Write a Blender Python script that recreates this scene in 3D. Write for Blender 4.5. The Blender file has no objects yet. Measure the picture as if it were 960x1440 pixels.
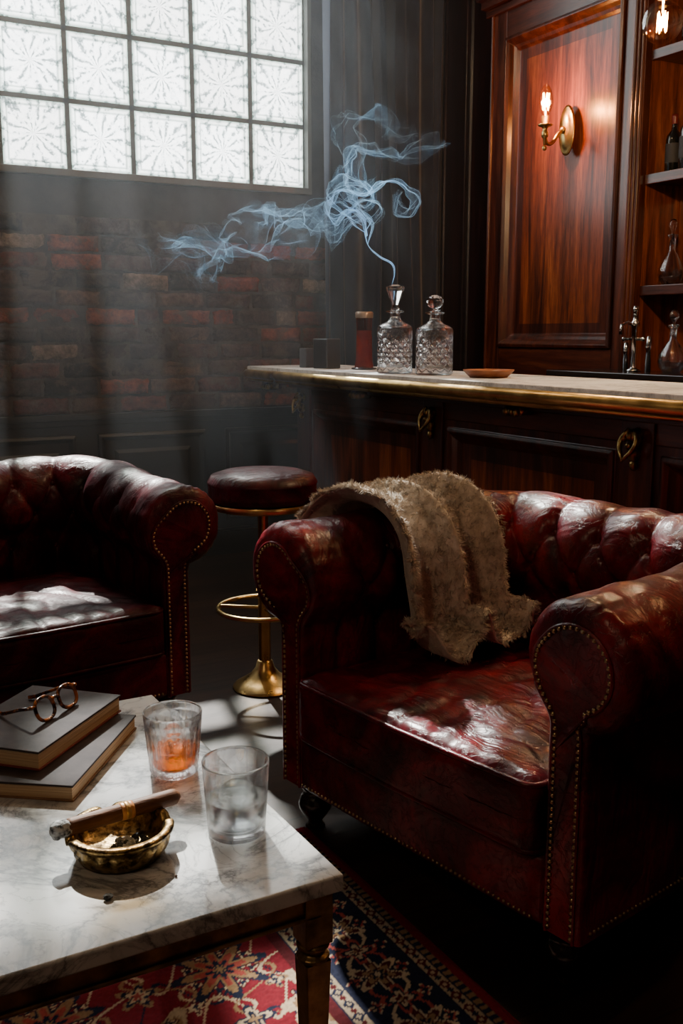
import bpy, math, random
import numpy as np
from mathutils import Vector, Matrix, noise
random.seed(7); np.random.seed(7)
pi=math.pi
# ---------------------------------------------------------------- materials
def newmat(name):
    m=bpy.data.materials.new(name); m.use_nodes=True; nt=m.node_tree
    return m,nt,nt.nodes['Principled BSDF'],nt.nodes['Material Output']
def nd(nt,t,**k):
    n=nt.nodes.new(t)
    for a,b in k.items(): setattr(n,a,b)
    return n
def setv(n,**k):
    for a,b in k.items(): n.inputs[a.replace('_',' ')].default_value=b
def ramp(nt,stops,interp='LINEAR'):
    r=nd(nt,'ShaderNodeValToRGB'); cr=r.color_ramp; cr.interpolation=interp
    while len(cr.elements)<len(stops): cr.elements.new(.5)
    for e,(p,c) in zip(cr.elements,stops):
        e.position=p; e.color=(*c,1) if len(c)==3 else c
    return r
def coords(nt,scale=(1,1,1)):
    tc=nd(nt,'ShaderNodeTexCoord'); mp=nd(nt,'ShaderNodeMapping'); mp.inputs['Scale'].default_value=scale
    nt.links.new(tc.outputs['Object'],mp.inputs['Vector']); return mp.outputs['Vector']
def noisen(nt,vec,scale,detail=5,rough=.55,dist=0):
    n=nd(nt,'ShaderNodeTexNoise'); n.inputs['Scale'].default_value=scale; n.inputs['Detail'].default_value=detail
    n.inputs['Roughness'].default_value=rough; n.inputs['Distortion'].default_value=dist
    nt.links.new(vec,n.inputs['Vector']); return n
def bump(nt,src,b,strength,dist=.005,prev=None):
    bn=nd(nt,'ShaderNodeBump'); bn.inputs['Strength'].default_value=strength; bn.inputs['Distance'].default_value=dist
    nt.links.new(src,bn.inputs['Height'])
    if prev: nt.links.new(prev.outputs[0],bn.inputs['Normal'])
    nt.links.new(bn.outputs[0],b.inputs['Normal']); return bn
def PM(name,c1,c2=None,rough=.5,metal=0,scale=6,stretch=(1,1,1),bmp=0,bscale=None,bdist=.003,coat=0,spec=.5,p=(.35,.65),detail=6,rough2=None,emis=None,es=0,sheen=0):
    m,nt,b,o=newmat(name)
    b.inputs['Base Color'].default_value=(*c1,1); b.inputs['Roughness'].default_value=rough
    b.inputs['Metallic'].default_value=metal; b.inputs['Coat Weight'].default_value=coat
    b.inputs['Coat Roughness'].default_value=.15
    b.inputs['Specular IOR Level'].default_value=spec; b.inputs['Sheen Weight'].default_value=sheen
    v=coords(nt,stretch)
    n=noisen(nt,v,scale,detail)
    if c2:
        r=ramp(nt,[(p[0],c1),(p[1],c2)]); nt.links.new(n.outputs['Fac'],r.inputs[0]); nt.links.new(r.outputs[0],b.inputs['Base Color'])
    if rough2 is not None:
        r2=ramp(nt,[(.3,(rough,)*3),(.7,(rough2,)*3)]); nt.links.new(n.outputs['Fac'],r2.inputs[0]); nt.links.new(r2.outputs[0],b.inputs['Roughness'])
    if bmp:
        n2=noisen(nt,v,bscale or scale*4,4); bump(nt,n2.outputs['Fac'],b,bmp,bdist)
    if emis: b.inputs['Emission Color'].default_value=(*emis,1); b.inputs['Emission Strength'].default_value=es
    return m
def leather(name,dark,mid,hi,r0=.25,r1=.43,spec=.42):
    m,nt,b,o=newmat(name); v=coords(nt)
    n=noisen(nt,v,3.6,8,.68,1.2); r=ramp(nt,[(.36,dark),(.50,mid),(.66,hi)])
    nt.links.new(n.outputs['Fac'],r.inputs[0])
    nc=noisen(nt,v,26,5,.6,1.0); s=nd(nt,'ShaderNodeMath',operation='SUBTRACT'); s.inputs[1].default_value=.5; nt.links.new(nc.outputs['Fac'],s.inputs[0])
    ab=nd(nt,'ShaderNodeMath',operation='ABSOLUTE'); nt.links.new(s.outputs[0],ab.inputs[0])
    rc=ramp(nt,[(0,(.45,.4,.4)),(.03,(1,1,1))]); nt.links.new(ab.outputs[0],rc.inputs[0])
    mx=nd(nt,'ShaderNodeMix',data_type='RGBA',blend_type='MULTIPLY'); mx.inputs[0].default_value=.75
    nt.links.new(r.outputs[0],mx.inputs[6]); nt.links.new(rc.outputs[0],mx.inputs[7]); nt.links.new(mx.outputs[2],b.inputs['Base Color'])
    n3=noisen(nt,v,14,6,.65); rr=ramp(nt,[(.3,(r0,)*3),(.7,(r1,)*3)]); nt.links.new(n3.outputs['Fac'],rr.inputs[0]); nt.links.new(rr.outputs[0],b.inputs['Roughness'])
    vo=nd(nt,'ShaderNodeTexVoronoi'); vo.inputs['Scale'].default_value=260; nt.links.new(v,vo.inputs['Vector'])
    b1=bump(nt,vo.outputs['Distance'],b,.10,.0006)
    b3=bump(nt,rc.outputs[0],b,.35,.002,b1)
    n4=noisen(nt,coords(nt,(1,2.4,1)),5.5,3,.5,1.1); b2=bump(nt,n4.outputs['Fac'],b,.6,.019,b3)
    b.inputs['Coat Weight'].default_value=.06; b.inputs['Coat Roughness'].default_value=.22
    b.inputs['Specular IOR Level'].default_value=spec
    return m
def wood(name,c1,c2,c3,axis='z',rough=.32,sc=1.0):
    m,nt,b,o=newmat(name)
    st={'z':(9,9,.7),'y':(9,.7,9),'x':(.7,9,9)}[axis]
    v=coords(nt,tuple(a*sc for a in st))
    n=noisen(nt,v,1.6,9,.62,.9); r=ramp(nt,[(.32,c1),(.52,c2),(.72,c3)])
    nt.links.new(n.outputs['Fac'],r.inputs[0])
    v2=coords(nt,tuple(a*4 for a in st)); n2=noisen(nt,v2,3,4,.7)
    mx=nd(nt,'ShaderNodeMix',data_type='RGBA',blend_type='MULTIPLY'); mx.inputs[0].default_value=.7
    r2=ramp(nt,[(.35,(.35,.3,.28)),(.6,(1,1,1))]); nt.links.new(n2.outputs['Fac'],r2.inputs[0])
    nt.links.new(r.outputs[0],mx.inputs[6]); nt.links.new(r2.outputs[0],mx.inputs[7]); nt.links.new(mx.outputs[2],b.inputs['Base Color'])
    b.inputs['Roughness'].default_value=rough; bump(nt,n2.outputs['Fac'],b,.15,.002)
    b.inputs['Coat Weight'].default_value=.2; b.inputs['Coat Roughness'].default_value=.2
    return m
def marble(name,base,vein,sc=2.6,rough=.12,spec=.5,vs=.8):
    m,nt,b,o=newmat(name); v=coords(nt)
    def veins(scale,w,dist):
        n=noisen(nt,v,scale,9,.62,dist)
        s=nd(nt,'ShaderNodeMath',operation='SUBTRACT'); s.inputs[1].default_value=.5; nt.links.new(n.outputs['Fac'],s.inputs[0])
        a=nd(nt,'ShaderNodeMath',operation='ABSOLUTE'); nt.links.new(s.outputs[0],a.inputs[0])
        r=ramp(nt,[(0,vein),(w*.35,tuple(x*.6+y*.4 for x,y in zip((1,1,1),vein))),(w,(1,1,1))]); nt.links.new(a.outputs[0],r.inputs[0]); return r
    r=veins(sc,.06,1.2); rb=veins(sc*2.7,.03,1.8)
    n2=noisen(nt,v,sc*1.1,5); r2=ramp(nt,[(.35,tuple(x*.72 for x in base)),(.62,base)]); nt.links.new(n2.outputs['Fac'],r2.inputs[0])
    mx=nd(nt,'ShaderNodeMix',data_type='RGBA',blend_type='MULTIPLY'); mx.inputs[0].default_value=vs
    nt.links.new(r2.outputs[0],mx.inputs[6]); nt.links.new(r.outputs[0],mx.inputs[7])
    mx2=nd(nt,'ShaderNodeMix',data_type='RGBA',blend_type='MULTIPLY'); mx2.inputs[0].default_value=vs*.6
    nt.links.new(mx.outputs[2],mx2.inputs[6]); nt.links.new(rb.outputs[0],mx2.inputs[7]); nt.links.new(mx2.outputs[2],b.inputs['Base Color'])
    b.inputs['Roughness'].default_value=rough; b.inputs['Specular IOR Level'].default_value=spec; return m
def glass(name,col=(1,1,1),rough=0,ior=1.48,tr=.3,bmp=0,bs=60):
    m,nt,b,o=newmat(name)
    b.inputs['Base Color'].default_value=(*col,1); b.inputs['Roughness'].default_value=rough; b.inputs['IOR'].default_value=ior
    b.inputs['Transmission Weight'].default_value=1
    t=nd(nt,'ShaderNodeBsdfTransparent'); t.inputs[0].default_value=(*col,1)
    mx=nd(nt,'ShaderNodeMixShader'); mx.inputs[0].default_value=tr
    nt.links.new(b.outputs[0],mx.inputs[1]); nt.links.new(t.outputs[0],mx.inputs[2]); nt.links.new(mx.outputs[0],o.inputs[0])
    if bmp: n=noisen(nt,coords(nt),bs,3); bump(nt,n.outputs['Fac'],b,bmp,.004)
    return m
def emit(name,col,s):
    m,nt,b,o=newmat(name); e=nd(nt,'ShaderNodeEmission'); e.inputs[0].default_value=(*col,1); e.inputs[1].default_value=s
    nt.links.new(e.outputs[0],o.inputs[0]); return m

LEA=leather('oxblood_leather',(.024,.0015,.005),(.125,.003,.011),(.32,.009,.020))
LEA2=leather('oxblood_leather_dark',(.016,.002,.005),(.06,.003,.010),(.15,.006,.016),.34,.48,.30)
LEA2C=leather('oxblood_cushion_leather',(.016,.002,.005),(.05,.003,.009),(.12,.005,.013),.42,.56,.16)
LEAD=PM('black_leather',(.012,.005,.005),(.03,.008,.008),rough=.4,scale=8)
BRASS=PM('aged_brass',(.46,.30,.11),(.68,.48,.20),rough=.25,rough2=.42,metal=1,scale=12,bmp=.15,bscale=60)
BRASSD=PM('antique_bronze',(.12,.075,.03),(.50,.33,.12),rough=.32,metal=1,scale=45,bmp=.6,bscale=70,bdist=.004)
NAIL=PM('nailhead_brass',(.55,.40,.22),rough=.28,metal=1)
BLK=PM('black_lacquer',(.008,.007,.007),rough=.18,coat=.6)
W_BAR=wood('mahogany_panel',(.04,.009,.003),(.22,.048,.013),(.46,.13,.037))
W_FRM=wood('mahogany_frame',(.018,.004,.002),(.08,.018,.008),(.18,.046,.017))
W_FRMY=wood('mahogany_rail',(.018,.004,.002),(.08,.018,.008),(.18,.046,.017),axis='y')
W_DK=wood('dark_burgundy_wood',(.006,.002,.002),(.020,.005,.005),(.04,.010,.008))
W_TAB=PM('antique_gilt_metal',(.08,.05,.02),(.32,.205,.08),rough=.38,metal=.75,scale=20,bmp=.3,bscale=60)
NAVY=PM('wainscot_black',(.008,.009,.012),(.014,.015,.019),rough=.42,scale=5,bmp=.1)
MARB=marble('white_marble',(.68,.68,.67),(.14,.145,.16))
MARB2=marble('bar_marble',(.88,.88,.88),(.45,.46,.48),rough=.55,spec=.15,vs=.6)
GLS=glass('clear_glass',ior=1.45,tr=.35); CRY=glass('crystal',ior=1.6,tr=.08); GLB=glass('bulb_glass',(1,.86,.64),tr=.75,ior=1.3)
CURT=PM('velvet_curtain',(.013,.020,.042),(.024,.036,.066),rough=.95,scale=3,sheen=.3,bmp=.2,bscale=200,spec=.1)
PLAS=PM('dark_plaster',(.022,.021,.023),(.048,.045,.046),rough=.85,scale=5,bmp=.5,bscale=20,bdist=.01)
WALLD=PM('dark_wall_paint',(.03,.02,.02),(.05,.036,.034),rough=.8,scale=2)
MORT=PM('brick_mortar',(.03,.026,.023),(.085,.072,.064),rough=.95,scale=9,bmp=.8,bscale=50,bdist=.01)
CHR=PM('chrome',(.6,.6,.6),rough=.12,metal=1)

# ---------------------------------------------------------------- mesh builder
class MB:
    def __init__(s): s.v=[]; s.f=[]; s.m=[]
    def add(s,V,F,mi=0):
        o=len(s.v); s.v+= [tuple(map(float,p)) for p in V]; s.f+=[tuple(i+o for i in f) for f in F]; s.m+=[mi]*len(F)
    def box(s,x0,x1,y0,y1,z0,z1,mi=0,M=None):
        V=[(x,y,z) for x in (x0,x1) for y in (y0,y1) for z in (z0,z1)]
        if M: V=[M@Vector(p) for p in V]
        s.add(V,[(0,1,3,2),(4,6,7,5),(0,4,5,1),(2,3,7,6),(0,2,6,4),(1,5,7,3)],mi)
    def lathe(s,prof,n=32,c=(0,0,0),mi=0,M=None,rf=None,sx=1,sy=1):
        V=[];F=[]
        for (r,z) in prof:
            for i in range(n):
                a=2*pi*i/n; rr=r*(rf(a,z) if rf else 1)
                p=Vector((rr*math.cos(a)*sx,rr*math.sin(a)*sy,z))
                if M: p=M@p
                V.append((p[0]+c[0],p[1]+c[1],p[2]+c[2]))
        for k in range(len(prof)-1):
            for i in range(n):
                j=(i+1)%n; F.append((k*n+i,k*n+j,(k+1)*n+j,(k+1)*n+i))
        if prof[0][0]>1e-5: F.append(tuple(range(n-1,-1,-1)))
        if prof[-1][0]>1e-5: F.append(tuple((len(prof)-1)*n+i for i in range(n)))
        s.add(V,F,mi)
    def tube(s,pts,r,n=8,mi=0,closed=False,sq=1):
        P=[Vector(p) for p in pts]; L=len(P)
        if not isinstance(r,(list,tuple)): r=[r]*L
        V=[];F=[]; up=None
        for i in range(L):
            if closed: t=(P[(i+1)%L]-P[i-1])
            else: t=P[min(i+1,L-1)]-P[max(i-1,0)]
            t.normalize()
            if up is None:
                up=Vector((0,0,1)) if abs(t.z)<.9 else Vector((1,0,0))
            up=(up-t*up.dot(t)); up.normalize(); si=t.cross(up)
            for k in range(n):
                a=2*pi*k/n; V.append(P[i]+(up*math.cos(a)*sq+si*math.sin(a))*r[i])
        m=L if closed else L-1
        for i in range(m):
            for k in range(n):
                a=i*n+k;b=i*n+(k+1)%n;c=((i+1)%L)*n+(k+1)%n;d=((i+1)%L)*n+k; F.append((a,b,c,d))
        if not closed: F.append(tuple(range(n-1,-1,-1))); F.append(tuple((L-1)*n+k for k in range(n)))
        s.add(V,F,mi)
    def ball(s,c,r,n=12,mi=0,sc=(1,1,1),jit=0):
        V=[(0,0,-1)];F=[];h=n//2
        for i in range(1,h):
            for k in range(n):
                a=pi*i/h-pi/2;b=2*pi*k/n; V.append((math.cos(a)*math.cos(b),math.cos(a)*math.sin(b),math.sin(a)))
        V.append((0,0,1))
        for k in range(n): F.append((0,1+(k+1)%n,1+k))
        for i in range(h-2):
            for k in range(n): a=1+i*n; F.append((a+k,a+(k+1)%n,a+n+(k+1)%n,a+n+k))
        a=1+(h-2)*n
        for k in range(n): F.append((a+k,a+(k+1)%n,len(V)-1))
        W=[]
        for p in V:
            q=1+jit*(random.random()-.5)
            W.append((c[0]+p[0]*r*sc[0]*q,c[1]+p[1]*r*sc[1]*q,c[2]+p[2]*r*sc[2]*q))
        s.add(W,F,mi)
    def nest(s,f,a0,a1,b0,b1,steps,mi=0,mp=None):
        """mitred moulding loops; f(a,b,out)->xyz ; last loop filled with panel"""
        V=[];F=[]
        for (i,o) in steps:
            for (a,b) in ((a0+i,b0+i),(a1-i,b0+i),(a1-i,b1-i),(a0+i,b1-i)): V.append(f(a,b,o))
        for k in range(len(steps)-1):
            for i in range(4): j=(i+1)%4; F.append((4*k+i,4*k+j,4*k+4+j,4*k+4+i))
        s.add(V,F,mi); L=V[-4:]; s.add(L,[(0,1,2,3)],mi if mp is None else mp)
    def build(s,name,mats,parent=None,smooth=False,bevel=0,seg=2,loc=None,rz=0,auto=None,sub=0):
        me=bpy.data.meshes.new(name); me.from_pydata(s.v,[],s.f)
        for m in (mats if isinstance(mats,(list,tuple)) else [mats]): me.materials.append(m)
        me.polygons.foreach_set('material_index',s.m)
        if smooth: me.polygons.foreach_set('use_smooth',[True]*len(s.f))
        me.update(); ob=bpy.data.objects.new(name,me); bpy.context.scene.collection.objects.link(ob)
        if parent: ob.parent=parent
        if loc: ob.location=loc
        if rz: ob.rotation_euler[2]=rz
        if auto: 
            me.set_sharp_from_angle(angle=math.radians(auto))
        if bevel:
            b=ob.modifiers.new('bev','BEVEL'); b.width=bevel; b.segments=seg; b.limit_method='ANGLE'; b.angle_limit=math.radians(40)
        if sub:
            b=ob.modifiers.new('sub','SUBSURF'); b.levels=sub; b.render_levels=sub
        return ob
def empty(name,loc=(0,0,0),rz=0):
    e=bpy.data.objects.new(name,None); e.location=loc; e.rotation_euler[2]=rz; e.empty_display_size=.1
    bpy.context.scene.collection.objects.link(e); return e
def sst(x,a,b):
    t=np.clip((x-a)/(b-a),0,1); return t*t*(3-2*t)
def catmull(P,n):
    P=[np.array(p,float) for p in P]; P=[2*P[0]-P[1]]+P+[2*P[-1]-P[-2]]; out=[]
    segs=len(P)-3
    for i in range(n):
        x=i/(n-1)*segs; k=min(int(x),segs-1); t=x-k
        a,b,c,d=P[k:k+4]
        out.append(.5*((2*b)+(-a+c)*t+(2*a-5*b+4*c-d)*t*t+(-a+3*b-3*c+d)*t**3))
    return out

# ---------------------------------------------------------------- room shell
S0,S1,T0,T1,H=-2.3,4.0,-1.7,5.36,4.8
WS0,WS1,WZ0,WZ1=.40,2.80,2.10,4.55
NR=7  # upper rows are unseen, added so sunlight reaches the seats
m=MB(); m.box(S0-.2,S1+.2,T0-.2,T1+.2,-.1,0)
FLR,nt,b,o=newmat('dark_plank_floor')
v=coords(nt,(1,1,1)); br=nd(nt,'ShaderNodeTexBrick'); br.offset=.37
setv(br,Scale=1.0); br.inputs['Brick Width'].default_value=1.6; br.inputs['Row Height'].default_value=.13; br.inputs['Mortar Size'].default_value=.003
br.inputs['Color1'].default_value=(.016,.008,.005,1); br.inputs['Color2'].default_value=(.032,.015,.008,1); br.inputs['Mortar'].default_value=(.002,.002,.002,1)
nt.links.new(v,br.inputs['Vector']); n=noisen(nt,coords(nt,(1,14,14)),2,6); mx=nd(nt,'ShaderNodeMix',data_type='RGBA',blend_type='MULTIPLY'); mx.inputs[0].default_value=.8
r=ramp(nt,[(.3,(.4,.4,.4)),(.7,(1.3,1.3,1.3))]); nt.links.new(n.outputs['Fac'],r.inputs[0]); nt.links.new(br.outputs[0],mx.inputs[6]); nt.links.new(r.outputs[0],mx.inputs[7]); nt.links.new(mx.outputs[2],b.inputs['Base Color'])
b.inputs['Roughness'].default_value=.42; b.inputs['Specular IOR Level'].default_value=.25; bump(nt,n.outputs['Fac'],b,.2,.002)
m.build('floor',FLR)
m=MB(); m.box(S0-.2,S1+.2,T0-.2,T1+.2,H,H+.1); m.build('ceiling',WALLD)
m=MB(); m.box(S0-.2,S1+.2,T0-.2,T0,0,H); m.build('wall_south',WALLD)
m=MB(); m.box(S0-.2,S0,T0,T1,0,H); m.build('wall_west',WALLD)
m=MB()
m.box(S0-.2,S1+.2,T1,T1+.2,0,WZ0); m.box(S0-.2,S1+.2,T1,T1+.2,WZ1,H); m.box(S0-.2,WS0,T1,T1+.2,WZ0,WZ1); m.box(WS1,S1+.2,T1,T1+.2,WZ0,WZ1)
wn=m.build('wall_north',PLAS)
# bricks
def bricks():
    V=[];F=[];C=[]
    pal=[(.13,.036,.025),(.095,.034,.026),(.165,.056,.036),(.025,.019,.018),(.055,.031,.026),(.08,.04,.032),(.105,.045,.034),(.17,.14,.118),(.04,.03,.027),(.10,.066,.054)]
    rows=11; h=1.03/rows
    for r_ in range(rows):
        z0=.85+r_*h; x=S0+(.14 if r_%2 else 0)+random.uniform(-.02,.02)
        while x<2.95:
            w=random.choice([.28,.28,.26,.30,.14 if random.random()<.3 else .27])
            if r_==rows-1 and random.random()<.35: x+=w; continue
            g=random.uniform(.007,.013); x0,x1=x+g,x+w-g; za,zb=z0+g*.7,z0+h-g*.7; o=len(V); nx,nz=11,7
            dep=random.uniform(.006,.030); tilt=random.uniform(-.008,.008); sk=random.uniform(-.006,.006)
            c=random.choice(pal); k=random.uniform(.55,1.35)
            for j in range(nz):
                for i in range(nx):
                    e=(i in(0,nx-1))or(j in(0,nz-1))
                    fx=i/(nx-1);fz=j/(nz-1)
                    q=Vector((x*3+fx*4,fz*2,r_*1.7)); nn=noise.noise(q*1.6)
                    px=x0+(x1-x0)*fx+random.uniform(-.003,.003)+ (nn*.006 if e else 0);pz=za+(zb-za)*fz+random.uniform(-.0025,.0025)+sk*(fx-.5)+(noise.noise(q*2+Vector((5,5,5)))*.006 if e else 0)
                    d=dep*(.4 if e else 1)+random.uniform(-.002,.002)+tilt*(fz-.5)+nn*.008
                    V.append((px,T1-max(d,.001),pz)); C.append(tuple(q_*k for q_ in c)+(1,))
            for j in range(nz-1):
                for i in range(nx-1):
                    a=o+j*nx+i; F.append((a,a+1,a+nx+1,a+nx))
            per=[o+i for i in range(nx)]+[o+j*nx+nx-1 for j in range(1,nz)]+[o+(nz-1)*nx+i for i in range(nx-2,-1,-1)]+[o+j*nx for j in range(nz-2,0,-1)]
            q=len(V)
            for a in per: V.append((V[a][0],T1+.002,V[a][2])); C.append(C[a])
            L=len(per)
            for i in range(L): F.append((per[i],q+i,q+(i+1)%L,per[(i+1)%L]))
            x+=w
    me=bpy.data.meshes.new('bricks'); me.from_pydata(V,[],F); me.polygons.foreach_set('use_smooth',[True]*len(F))
    ca=me.color_attributes.new('Col','FLOAT_COLOR','POINT'); ca.data.foreach_set('color',np.array(C,np.float32).ravel())
    M,nt,b,o=newmat('old_brick'); at=nd(nt,'ShaderNodeAttribute'); at.attribute_name='Col'
    v=coords(nt); n=noisen(nt,v,22,8,.75); r=ramp(nt,[(.3,(.2,.2,.2)),(.7,(1.7,1.6,1.5))]); nt.links.new(n.outputs['Fac'],r.inputs[0])
    mx=nd(nt,'ShaderNodeMix',data_type='RGBA',blend_type='MULTIPLY'); mx.inputs[0].default_value=1; nt.links.new(at.outputs[0],mx.inputs[6]); nt.links.new(r.outputs[0],mx.inputs[7])
    n2=noisen(nt,v,6,10,.8,.5); r2=ramp(nt,[(.49,(0,0,0)),(.59,(.9,.9,.9))]); nt.links.new(n2.outputs['Fac'],r2.inputs[0])
    m2=nd(nt,'ShaderNodeMix',data_type='RGBA'); nt.links.new(r2.outputs[0],m2.inputs[0]); nt.links.new(mx.outputs[2],m2.inputs[6]); m2.inputs[7].default_value=(.095,.072,.06,1)
    nt.links.new(m2.outputs[2],b.inputs['Base Color']); b.inputs['Roughness'].default_value=.85; bump(nt,n.outputs['Fac'],b,1,.014)
    me.materials.append(M); ob=bpy.data.objects.new('brickwork',me); bpy.context.scene.collection.objects.link(ob); ob.parent=wn
bricks()
m=MB(); m.box(S0,2.95,T1-.006,T1+.004,.85,1.88); m.build('mortar_bed',MORT,parent=wn)
# wainscot
fN=lambda off: (lambda a,b_,o: (a,T1-off-o,b_))
m=MB(); m.box(S0,S1,T1-.03,T1+.01,0,.82)
m.box(S0,S1,T1-.075,T1+.01,.82,.85); m.box(S0,S1,T1-.055,T1+.01,.79,.82)
x=S0+.1
while x<3.9:
    m.nest(fN(.03),x,x+.62,.2,.74,[(0,0),(.0,.016),(.018,.022),(.03,.008),(.04,.002),(.09,.002),(.11,.012)]); x+=.74
m.build('trim_1',NAVY,bevel=.004)
m=MB(); m.box(S0,S1,T1-.055,T1+.01,0,.14); m.box(S0,S1,T1-.045,T1+.01,.14,.155); m.build('baseboard_north',NAVY,bevel=.004)
# ---------------------------------------------------------------- window
win=empty('window_1')
BLKM,nt,b,o=newmat('glass_block')
tc=nd(nt,'ShaderNodeTexCoord'); sx=nd(nt,'ShaderNodeSeparateXYZ'); nt.links.new(tc.outputs['Object'],sx.inputs[0])
BW=(WS1-WS0)/7; BH=(WZ1-WZ0)/NR
def mth(op,a,b_=None):
    n=nd(nt,'ShaderNodeMath',operation=op)
    for i,x_ in enumerate((a,b_)):
        if x_ is None: continue
        if isinstance(x_,(int,float)): n.inputs[i].default_value=x_
        else: nt.links.new(x_,n.inputs[i])
    return n.outputs[0]
uu_=mth('DIVIDE',mth('SUBTRACT',sx.outputs[0],WS0),BW); ww_=mth('DIVIDE',mth('SUBTRACT',sx.outputs[2],WZ0),BH)
u=mth('SUBTRACT',mth('FRACT',uu_),.5)
w_=mth('SUBTRACT',mth('FRACT',ww_),.5)
nz=noisen(nt,coords(nt),7,5,.6); nz2=noisen(nt,coords(nt),34,5,.6)
ang=mth('ARCTAN2',w_,u); rad=mth('SQRT',mth('ADD',mth('MULTIPLY',u,u),mth('MULTIPLY',w_,w_)))
st=mth('SINE',mth('ADD',mth('MULTIPLY',ang,14),mth('ADD',mth('MULTIPLY',nz.outputs['Fac'],18),mth('MULTIPLY',rad,4))))
st2=mth('SINE',mth('ADD',mth('MULTIPLY',ang,-9),mth('ADD',mth('MULTIPLY',nz2.outputs['Fac'],18),mth('MULTIPLY',rad,8))))
pat=mth('ADD',mth('MULTIPLY',st,.55),mth('MULTIPLY',st2,.45))
r=ramp(nt,[(.0,(.12,.15,.15)),(.22,(.38,.42,.42)),(.42,(.85,.88,.88)),(.8,(1,1,.98)),(1,(1,1,1))])
nt.links.new(mth('ADD',mth('MULTIPLY',pat,.5),.5),r.inputs[0])
mxm=mth('MAXIMUM',mth('ABSOLUTE',u),mth('ABSOLUTE',w_)); edge=ramp(nt,[(.36,(1,1,1)),(.385,(.3,.35,.33)),(.41,(.95,.98,.95)),(.46,(.2,.26,.23))]); nt.links.new(mxm,edge.inputs[0])
mu=nd(nt,'ShaderNodeMix',data_type='RGBA',blend_type='MULTIPLY'); mu.inputs[0].default_value=1; nt.links.new(r.outputs[0],mu.inputs[6]); nt.links.new(edge.outputs[0],mu.inputs[7])
# random clear share per block, added to break the sunlight into streaks
cb=nd(nt,'ShaderNodeCombineXYZ'); nt.links.new(mth('FLOOR',uu_),cb.inputs[0]); nt.links.new(mth('FLOOR',ww_),cb.inputs[1])
wnz=nd(nt,'ShaderNodeTexWhiteNoise'); wnz.noise_dimensions='2D'; nt.links.new(cb.outputs[0],wnz.inputs['Vector'])
cr_=ramp(nt,[(.40,(.05,.05,.05)),(.6,(1,1,1))]); nt.links.new(wnz.outputs['Value'],cr_.inputs[0])
mt=nd(nt,'ShaderNodeMix',data_type='RGBA',blend_type='MULTIPLY'); mt.inputs[0].default_value=1; nt.links.new(mu.outputs[2],mt.inputs[6]); nt.links.new(cr_.outputs[0],mt.inputs[7])
em=nd(nt,'ShaderNodeEmission'); em.inputs[1].default_value=13; nt.links.new(mu.outputs[2],em.inputs[0])  # daylight put into the block faces as glow that also lights the room
tr=nd(nt,'ShaderNodeBsdfTransparent'); nt.links.new(mt.outputs[2],tr.inputs[0])
mxs=nd(nt,'ShaderNodeMixShader'); mxs.inputs[0].default_value=.55; nt.links.new(em.outputs[0],mxs.inputs[1]); nt.links.new(tr.outputs[0],mxs.inputs[2])
gl=nd(nt,'ShaderNodeBsdfGlossy'); gl.inputs['Roughness'].default_value=.1; m3=nd(nt,'ShaderNodeMixShader'); m3.inputs[0].default_value=.06
bp=nd(nt,'ShaderNodeBump'); bp.inputs['Strength'].default_value=1; bp.inputs['Distance'].default_value=.02; nt.links.new(pat,bp.inputs['Height']); nt.links.new(bp.outputs[0],gl.inputs['Normal'])
nt.links.new(mxs.outputs[0],m3.inputs[1]); nt.links.new(gl.outputs[0],m3.inputs[2]); nt.links.new(m3.outputs[0],o.inputs[0])
m=MB(); mo=MB(); J=.012
fW=lambda a,b_,o_: (a,T1+.03-o_,b_)
for i in range(7):
    for j in range(NR):
        a0=WS0+i*BW+J; a1=WS0+(i+1)*BW-J; b0=WZ0+j*BH+J; b1=WZ0+(j+1)*BH-J
        m.nest(fW,a0,a1,b0,b1,[(0,-.02),(.0,.006),(.006,.014),(.02,.016),(.03,.008),(.045,.006)])
m.build('glass_blocks',BLKM,parent=win)
for i in range(8): x=WS0+i*BW; mo.box(x-J,x+J,T1+.022,T1+.12,WZ0,WZ1)
for j in range(NR+1): z=WZ0+j*BH; mo.box(WS0,WS1,T1+.022,T1+.12,z-J,z+J)
mo.build('block_joints',PM('window_joint',(.08,.085,.08),rough=.7),parent=win)
m=MB(); FRM=PM('window_frame_paint',(.08,.085,.08),rough=.5)
m.box(WS1-.006,WS1+.02,T1-.03,T1+.05,WZ0-.03,WZ1+.03); m.box(WS0-.03,WS0+.006,T1-.03,T1+.05,WZ0-.03,WZ1+.03)
m.box(WS0,WS1,T1-.035,T1+.05,WZ0-.03,WZ0+.006); m.box(WS0,WS1,T1-.03,T1+.05,WZ1-.006,WZ1+.03)
m.build('window_frame',FRM,parent=win,bevel=.004)
# ---------------------------------------------------------------- curtain
cur=empty('curtain')
V=[];F=[];nx=280;nzz=60
for j in range(nzz):
    z=.02+4.62*j/(nzz-1)
    for i in range(nx):
        f=i/(nx-1); ph=2*pi*f*5.6+1.1*math.sin(f*13)+.55*math.sin(z*1.1+f*6)
        x=2.825+.83*f+.020*math.cos(ph*1.0+1)+.010*math.sin(z*2+f*9)*math.sin(pi*f); amp=.055*(.7+.4*math.sin(f*11+z*.8))
        V.append((x,T1-.15-amp*math.sin(ph)-.022*math.sin(2*ph+z*1.4),z))
for j in range(nzz-1):
    for i in range(nx-1): a=j*nx+i; F.append((a,a+1,a+nx+1,a+nx))
m=MB(); m.add(V,F); m.build('drape',CURT,parent=cur,smooth=True)
m=MB(); m.tube([(2.83,T1-.14,4.68),(3.70,T1-.14,4.68)],.014,12); m.ball((2.82,T1-.14,4.68),.028)
m.tube([(2.86,T1-.14,4.68),(2.86,T1,4.68)],.008)
m.build('rod',BRASS,parent=cur,smooth=True)
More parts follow.
